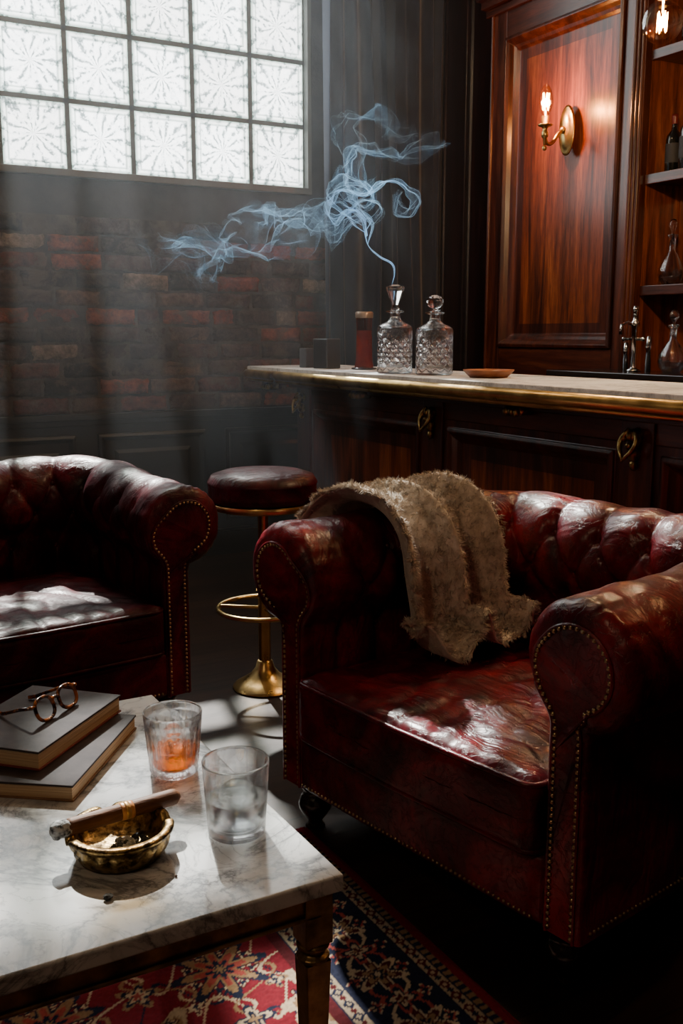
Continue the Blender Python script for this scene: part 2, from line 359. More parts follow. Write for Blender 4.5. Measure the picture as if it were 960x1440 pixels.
# ---------------------------------------------------------------- east wall & panelling
m=MB(); m.box(S1,S1+.2,T0,T1,0,H); we=m.build('wall_east',W_DK)
fE=lambda s_: (lambda a,b_,o_: (s_-o_,a,b_))
m=MB(); m.box(3.76,S1,4.83,T1,0,H)
for a0,a1 in ((4.85,5.08),(5.11,5.34)): m.nest(fE(3.76),a0,a1,1.0,3.3,[(0,0),(0,.012),(.012,.016),(.022,.004),(.03,.004)],0)
m.build('corner_panelling',W_DK,parent=we,bevel=.003)
cab=empty('wall_panel_cabinet')
m=MB()
m.box(3.73,S1-.001,3.62,4.80,0,H-.01,1)
m.box(3.685,3.73,4.66,4.80,.0,3.1,0); m.box(3.685,3.73,3.62,3.76,.0,3.1,0)
m.box(3.685,3.73,3.76,4.66,2.88,3.1,2); m.box(3.685,3.73,3.76,4.66,1.0,1.20,2)
m.nest(fE(3.73),3.76,4.66,1.20,2.88,[(0,.045),(0,.06),(.018,.066),(.032,.05),(.045,.028),(.06,.02),(.075,.006),(.13,.004)],0,1)
m.nest(fE(3.73),3.76,4.66,.15,1.0,[(0,.045),(0,.06),(.018,.066),(.032,.05),(.045,.028),(.075,.006)],0,1)
for t in (3.635,3.66,3.685): m.tube([(3.684,t,.2),(3.684,t,3.05)],.010,8,0)
m.tube([(3.684,4.78,.2),(3.684,4.78,3.05)],.012,8,0)
for k,(o_,z0,z1) in enumerate([(.02,3.02,3.06),(.05,3.06,3.10),(.08,3.10,3.16),(.12,3.16,3.24),(.17,3.24,3.30)]):
    m.box(3.685-o_,3.8,3.62,4.82+o_*.3,z0,z1,2)
m.build('cabinet_front',[W_FRM,W_BAR,W_FRMY],parent=cab,bevel=.004)
sh=empty('bar_shelf_unit')
m=MB()
m.box(3.96,S1-.001,2.2,3.615,0,H-.01,1)
m.box(3.72,S1-.002,2.1,2.22,0,H-.01,0)
for z in (1.50,2.02,2.58,3.1): m.box(3.73,3.96,2.22,3.615,z-.035,z,2); m.box(3.715,3.735,2.22,3.615,z-.042,z+.004,2)
m.box(3.71,3.8,2.1,3.615,3.16,3.3,2)
m.build('shelf_boards',[W_FRM,W_BAR,W_FRMY],parent=sh,bevel=.003)
bc=empty('back_counter')
m=MB(); m.box(3.36,3.66,1.2,3.80,0,1.06,0); m.box(3.32,3.663,1.18,3.82,1.06,1.10,1)
m.build('counter_body',[W_FRM,PM('black_stone',(.012,.012,.014),rough=.15)],parent=bc,bevel=.004)
# ---------------------------------------------------------------- bar
bar=empty('bar_counter')
m=MB()
m.box(2.40,2.80,.5,4.64,.0,1.02,0)
cor=[4.56,3.40,2.27,1.14]
m.box(2.365,2.41,.5,4.64,.93,1.03,2); m.box(2.365,2.41,.5,4.64,.0,.16,2)
for i,t in enumerate(cor): m.box(2.355,2.41,t-.07,t+.07,0,1.03,0)
for t1,t0 in zip(cor[:-1],cor[1:]):
    m.nest(fE(2.40),t0+.07,t1-.07,.16,.93,[(0,.035),(.03,.035),(.03,.045),(.045,.05),(.06,.038),(.075,.02),(.09,.008),(.15,.006)],0,1)
m.nest(fE(2.40),.5,cor[-1]-.07,.16,.93,[(0,.035),(.03,.035),(.045,.05),(.06,.038),(.09,.008)],0,1)
m.box(2.42,2.78,4.64,4.66,.1,.98,0)
m.box(2.34,2.82,.48,4.70,1.0,1.02,2); m.box(2.30,2.83,.46,4.96,1.02,1.045,2)
m.build('bar_body',[W_FRM,W_BAR,W_FRMY],parent=bar,bevel=.004)
m=MB(); R=.10; TE=5.12
outl=[(2.26,.42),(2.26,TE-R)]+[(2.26+R-R*math.cos(a),TE-R+R*math.sin(a)) for a in np.linspace(0,pi/2,9)]+[(2.26+R+.05,TE),(2.84,TE),(2.84,.42)]
nO=len(outl); m.add([(x,y,1.05) for x,y in outl]+[(x,y,1.10) for x,y in outl],[tuple(range(nO)),tuple(range(nO,2*nO))]+[(i,(i+1)%nO,nO+(i+1)%nO,nO+i) for i in range(nO)])
m.build('bar_top',MARB2,parent=bar,bevel=.004)
m=MB(); m.tube([(x,y,1.060) for x,y in outl[:-1]],.024,16,0); m.tube([(x+.012,y,1.033) for x,y in outl[:11]],.012,10,0)
m.build('brass_nosing',BRASS,parent=bar,smooth=True)
m=MB()
for t in cor:
    for (y,z,r,sc) in [(0,.955,.030,(.9,1,.8)),(0,.90,.026,(.8,.9,1)),(0,.862,.018,(.7,.8,1))]:
        m.ball((2.345,t+y,z),r,12,0,sc)
    for sg in (-1,1):
        m.tube([(2.335-.006*k,t+sg*(.012+.022*math.sin(k*.55)),.975-.014*k) for k in range(8)],[.009,.010,.010,.009,.008,.007,.006,.004],8)
        m.ball((2.328,t+sg*.030,.945),.013,10)
    m.ball((2.322,t,.925),.012,10); m.ball((2.325,t,.955),.013,10)
for t in (4.90,3.95,2.83,1.7):
    m.box(2.31,2.36,t-.045,t+.045,.985,1.015)
    for k in (-1,0,1): m.ball((2.305,t+k*.028,.995),.016,10)
m.build('corbels',BRASSD,parent=bar,smooth=True)

# ---------------------------------------------------------------- armchair
def chair_mesh():
    P=[(0,z) for z in np.linspace(.13,.55,40)]
    c=(.075,.68); R=.13
    a0=math.radians(205); A=(c[0]+R*math.cos(a0),c[1]+R*math.sin(a0))
    for t in np.linspace(0,1,9)[1:-1]:
        P.append(((t*t*(3-2*t))*A[0], .55+(A[1]-.55)*t))
    for a in np.linspace(205,-80,64): P.append((c[0]+R*math.cos(math.radians(a)),c[1]+R*math.sin(math.radians(a))))
    for z in np.linspace(.535,.13,14): P.append((.093,z))
    P=np.array(P); seg=np.linalg.norm(np.diff(P,axis=0),axis=1); v=np.concatenate([[0],np.cumsum(seg)])
    T=np.gradient(P,axis=0); T/=np.linalg.norm(T,axis=1)[:,None]; Nn=np.stack([-T[:,1],T[:,0]],1)
    step=.0075; hw=.385; rc=.16; dA=.50
    path=[]
    for d in np.arange(0,dA,step): path.append((-hw,d,-1,0))
    na=int(rc*pi/2*1.35/step)
    for a in np.linspace(0,pi/2,na): path.append((-(hw-rc)-rc*math.cos(a),dA+rc*math.sin(a),-math.cos(a),math.sin(a)))
    half=path; nb=int((hw-rc)/step)
    for i in range(1,nb): half.append((-(hw-rc)*(1-i/nb),dA+rc,0,1))
    path=half+[(0,dA+rc,0,1)]+[(-p[0],p[1],-p[2],p[3]) for p in reversed(half)]
    path=np.array(path); mid=len(path)//2
    us=np.concatenate([[0],np.cumsum(np.linalg.norm(np.diff(path[:,:2],axis=0),axis=1)*1.0)]); us-=us[mid]
    U,V=np.meshgrid(us,v,indexing='ij'); D=np.repeat(path[:,1][:,None],len(v),1)
    du,dv,v0,vl=.145,.24,.39,.63
    a=U/du+(V-v0)/dv; b=U/du-(V-v0)/dv
    P0=(np.abs(np.sin(pi*a))*np.abs(np.sin(pi*b)))**.30
    Pl=np.abs(np.sin(pi*(U/du+(vl-v0)/dv)))**.60
    Pb=np.abs(np.sin(pi*(U/du)))**.60
    Pn=np.where(V>vl,Pl,np.where(V<v0,Pb,P0))
    msk=sst(D,.07,.16)*(1-sst(V,.72,.98))
    roll=sst(V,.66,.74); msk*=1-roll*(1-sst(D,.38,.56))
    depth=.030*(1-.72*sst(V,.60,.76))
    h=-depth*msk*(1-Pn)
    for q,k in [(q,k) for q in range(-8,9) for k in (0,1,2)]:
        uu=(q+(k%2)*.5)*du; h+=-.012*np.exp(-(((U-uu)**2+(V-(v0+k*dv/2))**2)/.014**2))*msk
    nzv=np.zeros_like(h)
    for i in range(0,len(us)):
        for j in range(len(v)):
            if V[i,j]>.5:
                nzv[i,j]=noise.noise(Vector((us[i]*16,v[j]*4,3.1)))*.005+noise.noise(Vector((us[i]*5,v[j]*3,7)))*.007
    h+=nzv*(V>.5)*sst(V,.5,.6)*(1-sst(V,1.1,1.2))
    g=np.abs(np.sin(V*62+2*np.sin(V*23)))**.5
    h+=-.0065*(1-g)*(1-sst(D,.0,.12))*sst(V,.5,.56)*(1-sst(V,1.12,1.16))*(D<.2)
    zo=.025*sst(D,.25,.62)
    X=path[:,0][:,None]+path[:,2][:,None]*(P[:,0]+0)[None,:]+path[:,2][:,None]*Nn[:,0][None,:]*h
    Y=path[:,1][:,None]+path[:,3][:,None]*(P[:,0])[None,:]+path[:,3][:,None]*Nn[:,0][None,:]*h
    Z=P[:,1][None,:]+zo*sst(V,.3,.7)*(1-sst(V,1.15,1.3))+Nn[:,1][None,:]*h
    nU,nV=X.shape; G=np.stack([X,Y,Z],2)
    vo=v[47+63]
    r=sst(v,.50,.66)*(1-sst(v,vo-.03,vo+.015))
    rr=.011+.033*r; rings=[]
    K=7
    def ringset(side):
        out=[]
        for k in range(1,K+1):
            ph=k/K*pi/2
            off=rr*(1-math.cos(ph))
            gg=.0055*(np.abs(np.sin(v*62+2*np.sin(v*23)))**.5-1)*r*math.cos(ph)
            px=P[:,0]-Nn[:,0]*(off-gg); pz=P[:,1]-Nn[:,1]*(off-gg)
            out.append(np.stack([side*(hw+px),np.full(len(v),-(.012+.026*r)*math.sin(ph)),pz],1))
        return out
    L=ringset(-1); Rr=ringset(1)
    allr=list(reversed(L))+[G[i] for i in range(nU)]+Rr
    allr=np.array(allr); n=len(allr)
    Vv=allr.reshape(-1,3); idx=np.arange(n*nV).reshape(n,nV)
    Fq=np.stack([idx[:-1,:-1],idx[1:,:-1],idx[1:,1:],idx[:-1,1:]],-1).reshape(-1,4)
    shell=(Vv,Fq)
    btn=[]
    for k,vr in enumerate((v0,v0+dv/2,vl)):
        for q in range(-8,9):
            uu=(q+(k%2)*.5)*du
            if abs(uu)>us[-1]-.16: continue
            i=int(np.argmin(abs(us-uu))); j=int(np.argmin(abs(v-vr))); btn.append((G[i,j]))
    panel=[(P[j,0]-Nn[j,0]*(rr[j]+.003),P[j,1]-Nn[j,1]*(rr[j]+.003)) for j in range(nV)]
    nail=[(P[j,0]-Nn[j,0]*(rr[j]+.008),P[j,1]-Nn[j,1]*(rr[j]+.008)) for j in range(nV)]
    return shell,btn,panel,nail,r
def rbox(hx,hy,hz,rad,n=24,crown=0):
    V=[];F=[]
    g=np.linspace(-1,1,n); key={}
    def vid(p):
        k=tuple(np.round(p,5))
        if k not in key: key[k]=len(V); V.append(p)
        return key[k]
    H=np.array([hx,hy,hz]); rad=min(rad,hz*.99)
    for ax in range(3):
        for sg in (-1,1):
            G=[[None]*n for _ in range(n)]
            for i in range(n):
                for j in range(n):
                    p=np.zeros(3);p[ax]=sg;p[(ax+1)%3]=g[i];p[(ax+2)%3]=g[j]
                    G[i][j]=vid(p)
            for i in range(n-1):
                for j in range(n-1):
                    f=(G[i][j],G[i+1][j],G[i+1][j+1],G[i][j+1]); F.append(f if sg>0 else f[::-1])
    out=[]
    for p in V:
        q=p*H; c=np.clip(q,-(H-rad),H-rad); d=q-c; l=np.linalg.norm(d)
        if l>1e-9: q=c+d/l*rad
        q[2]+=crown*p[2]*(1-p[0]**2)*(1-p[1]**2)
        out.append(q)
    return out,F
CH=chair_mesh()
def armchair(loc,rz,lea,leac):
    shell,btn,panel,nail,r=CH
    e=empty('armchair',loc,rz)
    m=MB(); m.add(shell[0],[tuple(f) for f in shell[1]]); m.build('tufted_shell',lea,parent=e,smooth=True)
    m=MB()
    for p in btn: m.ball(p,.0105,10)
    m.build('buttons',lea,parent=e,smooth=True)
    m=MB(); nl=MB()
    for sg in (-1,1):
        V=[(sg*(.385+x),-.012-.026*rr_,z) for (x,z),rr_ in zip(panel,r)]
        n=len(V); m.add(V+[(x,y+.008,z) for x,y,z in V],[tuple(range(n))])
        pts=np.array(nail); d=np.concatenate([[0],np.cumsum(np.linalg.norm(np.diff(pts,axis=0),axis=1))])
        for q in np.arange(.012,d[-1],.0135):
            x=np.interp(q,d,pts[:,0]); z=np.interp(q,d,pts[:,1]); y=np.interp(q,d,-.013-.026*r)
            nl.ball((sg*(.385+x),y,z),.0058,6)
        m.tube([(sg*(.385+x),-.014-.026*rr_,z) for (x,z),rr_ in zip(panel,r)],.0035,6)
    m.build('arm_facings',lea,parent=e)
    for x in np.arange(-.375,.38,.0135): nl.ball((x,-.0225,.148),.0042,6)
    for d in np.arange(.02,.6,.0135):
        for sg in (-1,1): nl.ball((sg*.479,d,.148),.0042,6)
    nl.build('nailheads',NAIL,parent=e,smooth=True)
    m=MB(); V,F=rbox(.39,.02,.075,.018,20); m.add([(p[0],p[1]-.002,p[2]+.205) for p in V],F); m.build('front_rail',lea,parent=e,smooth=True)
    m=MB(); m.box(-.465,.465,.0,.72,.125,.16); m.box(-.38,.38,.01,.65,.15,.27); m.build('under_frame',LEAD,parent=e)
    m=MB(); V,F=rbox(.382,.335,.085,.035,70,.026); W=[]
    for p in V:
        q=np.array(p); n1=noise.noise(Vector((q[0]*5,q[1]*5,1.7)))*.011
        rd=abs(noise.noise(Vector((q[0]*9+q[1]*6,q[1]*6-q[0]*3,4)))); n1+=-.007*max(0,1-rd*4)
        q[2]+=n1*(1 if q[2]>0 else 0)
        q[1]-=.012*max(0,1-abs(q[0])/.38)*(1 if q[1]<-.2 else 0)
        W.append((q[0],q[1]+.293,q[2]+.352))
    m.add(W,F)
    for zz in (.422,.285):
        pts=[]
        hx,hy,rc=.376,.329,.03
        for (cx,cy,a) in ((hx-rc,-hy+rc,-90),(hx-rc,hy-rc,0),(-hx+rc,hy-rc,90),(-hx+rc,-hy+rc,180)):
            for k in np.linspace(0,90,6): pts.append((cx+rc*math.cos(math.radians(a+k)),cy+.293+rc*math.sin(math.radians(a+k)),zz))
        P2=[]
        for i in range(len(pts)):
            A=np.array(pts[i]);B=np.array(pts[(i+1)%len(pts)]); k=12 if np.linalg.norm(A-B)>.1 else 1
            for t in range(k): 
                q=A+(B-A)*t/k; 
                if q[1]<.0: q[1]-=.012*max(0,1-abs(q[0])/.38)
                P2.append(tuple(q))
        m.tube(P2,.0068,8,closed=True)
    m.build('seat_cushion',leac,parent=e,smooth=True)
    m=MB()
    prof=[(.022,0),(.026,.004),(.020,.012),(.018,.02),(.03,.035),(.042,.055),(.044,.07),(.036,.09),(.026,.1),(.034,.108),(.036,.116),(.03,.128)]
    for x in (-.41,.41):
        for y in (.045,.68): m.lathe(prof,24,(x,y,0))
    m.build('feet',BLK,parent=e,smooth=True)
    return e
A1=math.radians(-80.45)
ch1=armchair((1.160,1.736,0),A1,LEA,LEA)
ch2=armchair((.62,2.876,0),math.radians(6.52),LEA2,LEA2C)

# ---------------------------------------------------------------- throw blanket
thr=empty('throw_blanket',(1.160,1.736,0),A1)
def throw():
    cx,cz,R=-.46,.69,.13+.014
    cs=[(cx+R*math.cos(math.radians(a)),cz+R*math.sin(math.radians(a))) for a in (178,155,130,105,80,55,32,12)]
    cs+=[(-.310,.66),(-.304,.60),(-.294,.53),(-.270,.482),(-.225,.470),(-.17,.468),(-.115,.468)]
    C=np.array(catmull(cs,300)); d=np.concatenate([[0],np.cumsum(np.linalg.norm(np.diff(C,axis=0),axis=1))]); L=d[-1]
    ni,nj=160,200; G=np.zeros((ni,nj,3))
    T=np.gradient(C,axis=0);T/=np.linalg.norm(T,axis=1)[:,None]; Nn=np.stack([-T[:,1],T[:,0]],1)
    for i in range(ni):
        f=i/(ni-1); Le=L*(.885+.115*float(sst(f,.05,.32))-.05*float(sst(f,.75,1)))+.012*math.sin(f*9); st=.03+.03*math.sin(f*5+1)
        for j in range(nj):
            g=j/(nj-1); q=st+(Le-st)*g
            x=np.interp(q,d,C[:,0]);z=np.interp(q,d,C[:,1]);nx=np.interp(q,d,Nn[:,0]);nz_=np.interp(q,d,Nn[:,1])
            ph=2*pi*(2.6*f)+1.0*math.sin(g*3.6)+1.0
            amp=.015+.028*float(sst(g,.2,.5))
            w=amp*(math.sin(ph)+.3*math.sin(2.3*ph+1)+1.3)
            w+=.008+noise.noise(Vector((f*5,g*6,2)))*.008
            y=.165+.40*f+.035*math.sin(g*3.0)+.03*(g-.4)+ .010*math.cos(ph)
            y+=.035*float(sst(g,.8,1))*(f-.3)
            G[i,j]=(x+nx*w,y,z+nz_*w)
    return G
G=throw(); ni,nj,_=G.shape
FUR,nt,b,o=newmat('beige_fur'); v=coords(nt); n=noisen(nt,v,26,6,.7); r=ramp(nt,[(.3,(.38,.31,.24)),(.5,(.64,.55,.45)),(.72,(.88,.80,.70))]); nt.links.new(n.outputs['Fac'],r.inputs[0]); nt.links.new(r.outputs[0],b.inputs['Base Color']); b.inputs['Roughness'].default_value=.9; b.inputs['Sheen Weight'].default_value=.4
m=MB(); idx=np.arange(ni*nj).reshape(ni,nj); Fq=np.stack([idx[:-1,:-1],idx[1:,:-1],idx[1:,1:],idx[:-1,1:]],-1).reshape(-1,4)
m.add(G.reshape(-1,3),[tuple(f) for f in Fq]); ob=m.build('blanket_cloth',FUR,parent=thr,smooth=True)
so=ob.modifiers.new('sol','SOLIDIFY'); so.thickness=.008; so.offset=0
def fur(G,ns):
    ni,nj,_=G.shape
    gi=np.random.rand(ns)*(ni-1.01); gj=np.random.rand(ns)*(nj-1.01)
    k=int(ns*.08); gi[:k//2]=np.random.rand(k//2)*2; gi[k//2:k]=ni-1.02-np.random.rand(k-k//2)*2
    kk=k+int(ns*.04); gj[k:kk]=nj-1.02-np.random.rand(kk-k)*2
    a=gi.astype(int);b=gj.astype(int);fa=(gi-a)[:,None];fb=(gj-b)[:,None]
    P=(G[a,b]*(1-fa)+G[a+1,b]*fa)*(1-fb)+(G[a,b+1]*(1-fa)+G[a+1,b+1]*fa)*fb
    ti=G[a+1,b]-G[a,b]; tj=G[a,b+1]-G[a,b]; N_=np.cross(ti,tj); N_/=np.linalg.norm(N_,axis=1)[:,None]+1e-12
    tj/=np.linalg.norm(tj,axis=1)[:,None]+1e-12
    mid=G[ni//2,nj//3]; tA=G[ni//2+1,nj//3]-mid; tB=G[ni//2,nj//3+1]-mid; nn=np.cross(tA,tB); sgn=np.sign(np.dot(nn,mid-np.array([-.46,mid[1],.69])))
    N_*=sgn
    ti/=np.linalg.norm(ti,axis=1)[:,None]+1e-12
    cl=np.array([noise.noise_vector(Vector(p*78)) for p in P])
    rnd=np.random.randn(ns,3)*.24
    dr=N_*1.1+cl*2.0+rnd+tj*.4+np.array([0,0,-.2])
    edge=np.zeros((ns,1)); edge[:k//2]=-1; edge[k//2:k]=1; dr+=ti*edge*1.2
    e2=np.zeros((ns,1)); e2[k:kk]=1; dr+=tj*e2*1.4
    dr/=np.linalg.norm(dr,axis=1)[:,None]
    ln=np.random.uniform(.009,.019,ns)[:,None]; ln[:kk]*=1.3
    sd=np.cross(dr,np.random.randn(ns,3)); sd/=np.linalg.norm(sd,axis=1)[:,None]
    w=.0012; bend=dr+np.array([0,0,-.35])+cl*.9; bend/=np.linalg.norm(bend,axis=1)[:,None]
    m1=P+dr*ln*.5; tp=m1+bend*ln*.55
    V=np.stack([P-sd*w,P+sd*w,m1+sd*w*.8,m1-sd*w*.8,tp],1).reshape(-1,3)
    o=(np.arange(ns)*5)[:,None]
    me=bpy.data.meshes.new('fur_pile')
    loops=np.concatenate([o+0,o+1,o+2,o+3,o+3,o+2,o+4],1).ravel()
    me.vertices.add(len(V)); me.vertices.foreach_set('co',V.astype(np.float32).ravel())
    me.loops.add(len(loops)); me.loops.foreach_set('vertex_index',loops.astype(np.int32))
    me.polygons.add(ns*2); ls=(np.arange(ns)*7)[:,None]+np.array([[0,4]]); me.polygons.foreach_set('loop_start',ls.ravel().astype(np.int32))
    me.update(); me.validate(); me.materials.append(FUR)
    ob=bpy.data.objects.new('fur_pile',me); bpy.context.scene.collection.objects.link(ob); ob.parent=thr
fur(G,75000)

# ---------------------------------------------------------------- stool
st=empty('bar_stool',(1.47,3.165,0))
m=MB(); m.lathe([(0,.0),(.115,.0),(.118,.006),(.112,.014),(.085,.03),(.055,.05),(.035,.075),(.028,.1),(.022,.105)],40)
m.lathe([(.022,.10),(.022,.36),(.028,.365),(.028,.385),(.018,.39),(.018,.68)],24)
ring=[(.165*math.cos(a),.165*math.sin(a),.30) for a in np.linspace(0,2*pi,48,endpoint=False)]; m.tube(ring,.0085,10,closed=True)
for a in (.4,.4+2*pi/3,.4+4*pi/3): m.tube([(.02*math.cos(a),.02*math.sin(a),.30),(.165*math.cos(a),.165*math.sin(a),.30)],.007,8)
m.lathe([(0,.665),(.165,.665),(.182,.67),(.186,.68),(.182,.69),(0,.69)],48)
m.build('pedestal',BRASS,parent=st,smooth=True,auto=50)
m=MB(); m.lathe([(0,.69),(.17,.69),(.188,.70),(.192,.72),(.190,.75),(.194,.757),(.194,.762),(.190,.768),(.18,.785),(.14,.798),(.07,.803),(0,.804)],64,rf=lambda a,z:1+.004*math.sin(a*24))
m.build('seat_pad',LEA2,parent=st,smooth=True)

# ---------------------------------------------------------------- coffee table
ct=empty('coffee_table')
X0,X1,Y0,Y1=-.42,.675,1.185,2.05
m=MB(); m.box(X0,X1,Y0,Y1,.452,.48); m.build('marble_top',MARB,parent=ct,bevel=.004,seg=3)
m=MB()
def leg(x,y):
    V=[];lv=[(.013,.012),(.03,.014),(.05,.013),(.30,.020),(.335,.021)]
    for z,h in lv: 
        for a,b_ in ((-1,-1),(1,-1),(1,1),(-1,1)): V.append((x+a*h,y+b_*h,z))
    F=[(3,2,1,0)]
    for k in range(len(lv)-1):
        for i in range(4): j=(i+1)%4; F.append((4*k+i,4*k+j,4*k+4+j,4*k+4+i))
    m.add(V,F)
    m.lathe([(.020,.333),(.026,.337),(.026,.342),(.018,.347),(.018,.352),(.026,.357),(.026,.363),(.020,.366)],20,(x,y,0))
    m.box(x-.023,x+.023,y-.023,y+.023,.365,.452)
for x in (X0+.04,X1-.035):
    for y in (Y0+.035,Y1-.035): leg(x,y)
m.box(X0+.03,X1-.03,Y0+.018,Y0+.036,.410,.452); m.box(X0+.03,X1-.03,Y1-.036,Y1-.018,.410,.452)
m.box(X0+.022,X0+.04,Y0+.03,Y1-.03,.410,.452); m.box(X1-.036,X1-.018,Y0+.03,Y1-.03,.410,.452)
m.box(X0+.03,X1-.03,Y0+.012,Y0+.02,.412,.418); m.box(X1-.02,X1-.012,Y0+.03,Y1-.03,.412,.418)
m.build('table_frame',W_TAB,parent=ct,bevel=.002)

# ---------------------------------------------------------------- rug
def rug():
    x0,x1,y0,y1=-1.0,1.11,-.5,2.15; st=.0042
    xs=np.arange(x0,x1+st,st); ys=np.arange(y0,y1+st,st); X,Y=np.meshgrid(xs,ys,indexing='ij')
    red=np.array([.125,.004,.010]);dred=np.array([.055,.003,.005]);navy=np.array([.006,.008,.022]);cream=np.array([.36,.27,.175]);tan=np.array([.20,.115,.055]);rose=np.array([.24,.04,.03]);blue=np.array([.03,.055,.12])
    C=np.zeros(X.shape+(3,)); ex=np.minimum(X-x0,x1-X); ey=np.minimum(Y-y0,y1-Y); E=np.minimum(ex,ey); Lc=np.where(ex<ey,Y,X)
    C[:]=red
    def put(mask,c): C[mask]=c
    def fl(u,w,R,n,cols,ph=0,ed=.3):
        r=np.hypot(u,w);a=np.arctan2(w,u); e=R*(1-ed+ed*np.cos(n*a+ph))
        for k,c in zip((1,.78,.55,.32,.14),cols): put((r<e*k)&fieldm,c)
    fieldm=E>.30
    P=.34
    for (ox,oy) in [(0,0),(P/2,P/2)]:
        u=(X+ox+P/2)%P-P/2; w=(Y+oy+P/2)%P-P/2
        for k in range(2):
            vine=np.abs(u-.06*np.sin(w*2*pi/P*2+k*pi)-(.04*(2*k-1)))<.0045; put(vine&fieldm,tan if k else cream)
            vine=np.abs(w-.055*np.sin(u*2*pi/P*2+k*pi)-(.04*(2*k-1)))<.0045; put(vine&fieldm,cream if k else navy)
    for (ox,oy,R,n,cols) in [(0,0,.105,8,[navy,tan,rose,navy,tan]),(P/2,P/2,.115,6,[cream,tan,navy,cream,navy]),(P/2,0,.045,5,[tan,navy,cream,rose,rose]),(0,P/2,.045,4,[navy,cream,navy,tan,tan]),(P/4,P/4,.026,4,[cream,dred,cream,navy,navy]),(-P/4,P/4,.026,4,[tan,navy,cream,navy,navy])]:
        u=(X+ox+P/2)%P-P/2; w=(Y+oy+P/2)%P-P/2; fl(u,w,R,n,cols)
        if R>.1:
            for q in range(8):
                a=q*pi/4+pi/8; fl(u-R*.62*math.cos(a),w-R*.62*math.sin(a),R*.16,3,[dred,cream,navy,navy,navy])
    put(E<=.30,navy)
    B=(E>.085)&(E<.235); put(B,navy); fieldm=B; Pb=.17
    u=(Lc+Pb/2)%Pb-Pb/2; w=E-.16
    put(B&(np.abs(w-.04*np.sin(Lc*2*pi/Pb))<.005),cream); put(B&(np.abs(w+.04*np.sin(Lc*2*pi/Pb))<.004),rose)
    fl(u,w,.062,6,[cream,dred,tan,navy,cream]); u2=(Lc)%Pb-Pb/2; fl(u2,w,.045,4,[rose,navy,cream,dred,tan],pi/4)
    for sg in (-1,1): fl((Lc+Pb/4)%(Pb/2)-Pb/4,w+sg*.055,.018,4,[cream,rose,navy,navy,navy])
    for e0,e1,bg,fg,fg2 in ((.045,.08,cream*.7,dred,navy),(.24,.275,cream*.7,navy,dred)):
        g=(E>e0)&(E<e1); put(g,bg); c=(e0+e1)/2; w=E-c; p=.04; u=(Lc+p/2)%p-p/2
        put(g&(np.abs(u)+np.abs(w)*1.1<.015),fg); put(g&(np.abs(u)+np.abs(w)<.006),bg); u=Lc%p-p/2; put(g&(np.abs(u)+np.abs(w)<.008),fg2)
        put((np.abs(E-e0)<.003)|(np.abs(E-e1)<.003),navy)
    put((E>.278)&(E<.30),dred); put((E>.030)&(E<.045)&((Lc%.02)<.01),tan*.8)
    put(E<.030,red*1.0)
    C*= (.85+.3*np.random.rand(*X.shape))[...,None]
    Z=.009+.0025*np.random.rand(*X.shape); Z[E<.006]=.001
    nX,nY=X.shape; V=np.stack([X,Y,Z],2).reshape(-1,3).astype(np.float32); idx=np.arange(nX*nY).reshape(nX,nY)
    F=np.stack([idx[:-1,:-1],idx[1:,:-1],idx[1:,1:],idx[:-1,1:]],-1).reshape(-1,4)
    me=bpy.data.meshes.new('persian_rug'); me.vertices.add(len(V)); me.vertices.foreach_set('co',V.ravel())
    me.loops.add(F.size); me.loops.foreach_set('vertex_index',F.ravel().astype(np.int32)); me.polygons.add(len(F)); me.polygons.foreach_set('loop_start',np.arange(0,F.size,4,dtype=np.int32))
    me.update(); ca=me.color_attributes.new('Col','FLOAT_COLOR','POINT'); ca.data.foreach_set('color',np.concatenate([C.reshape(-1,3),np.ones((len(V),1))],1).astype(np.float32).ravel())
    M,nt,b,o=newmat('rug_wool'); at=nd(nt,'ShaderNodeAttribute'); at.attribute_name='Col'; nt.links.new(at.outputs[0],b.inputs['Base Color']); b.inputs['Roughness'].default_value=.95; b.inputs['Specular IOR Level'].default_value=.15
    me.materials.append(M); ob=bpy.data.objects.new('persian_rug',me); bpy.context.scene.collection.objects.link(ob)
rug()

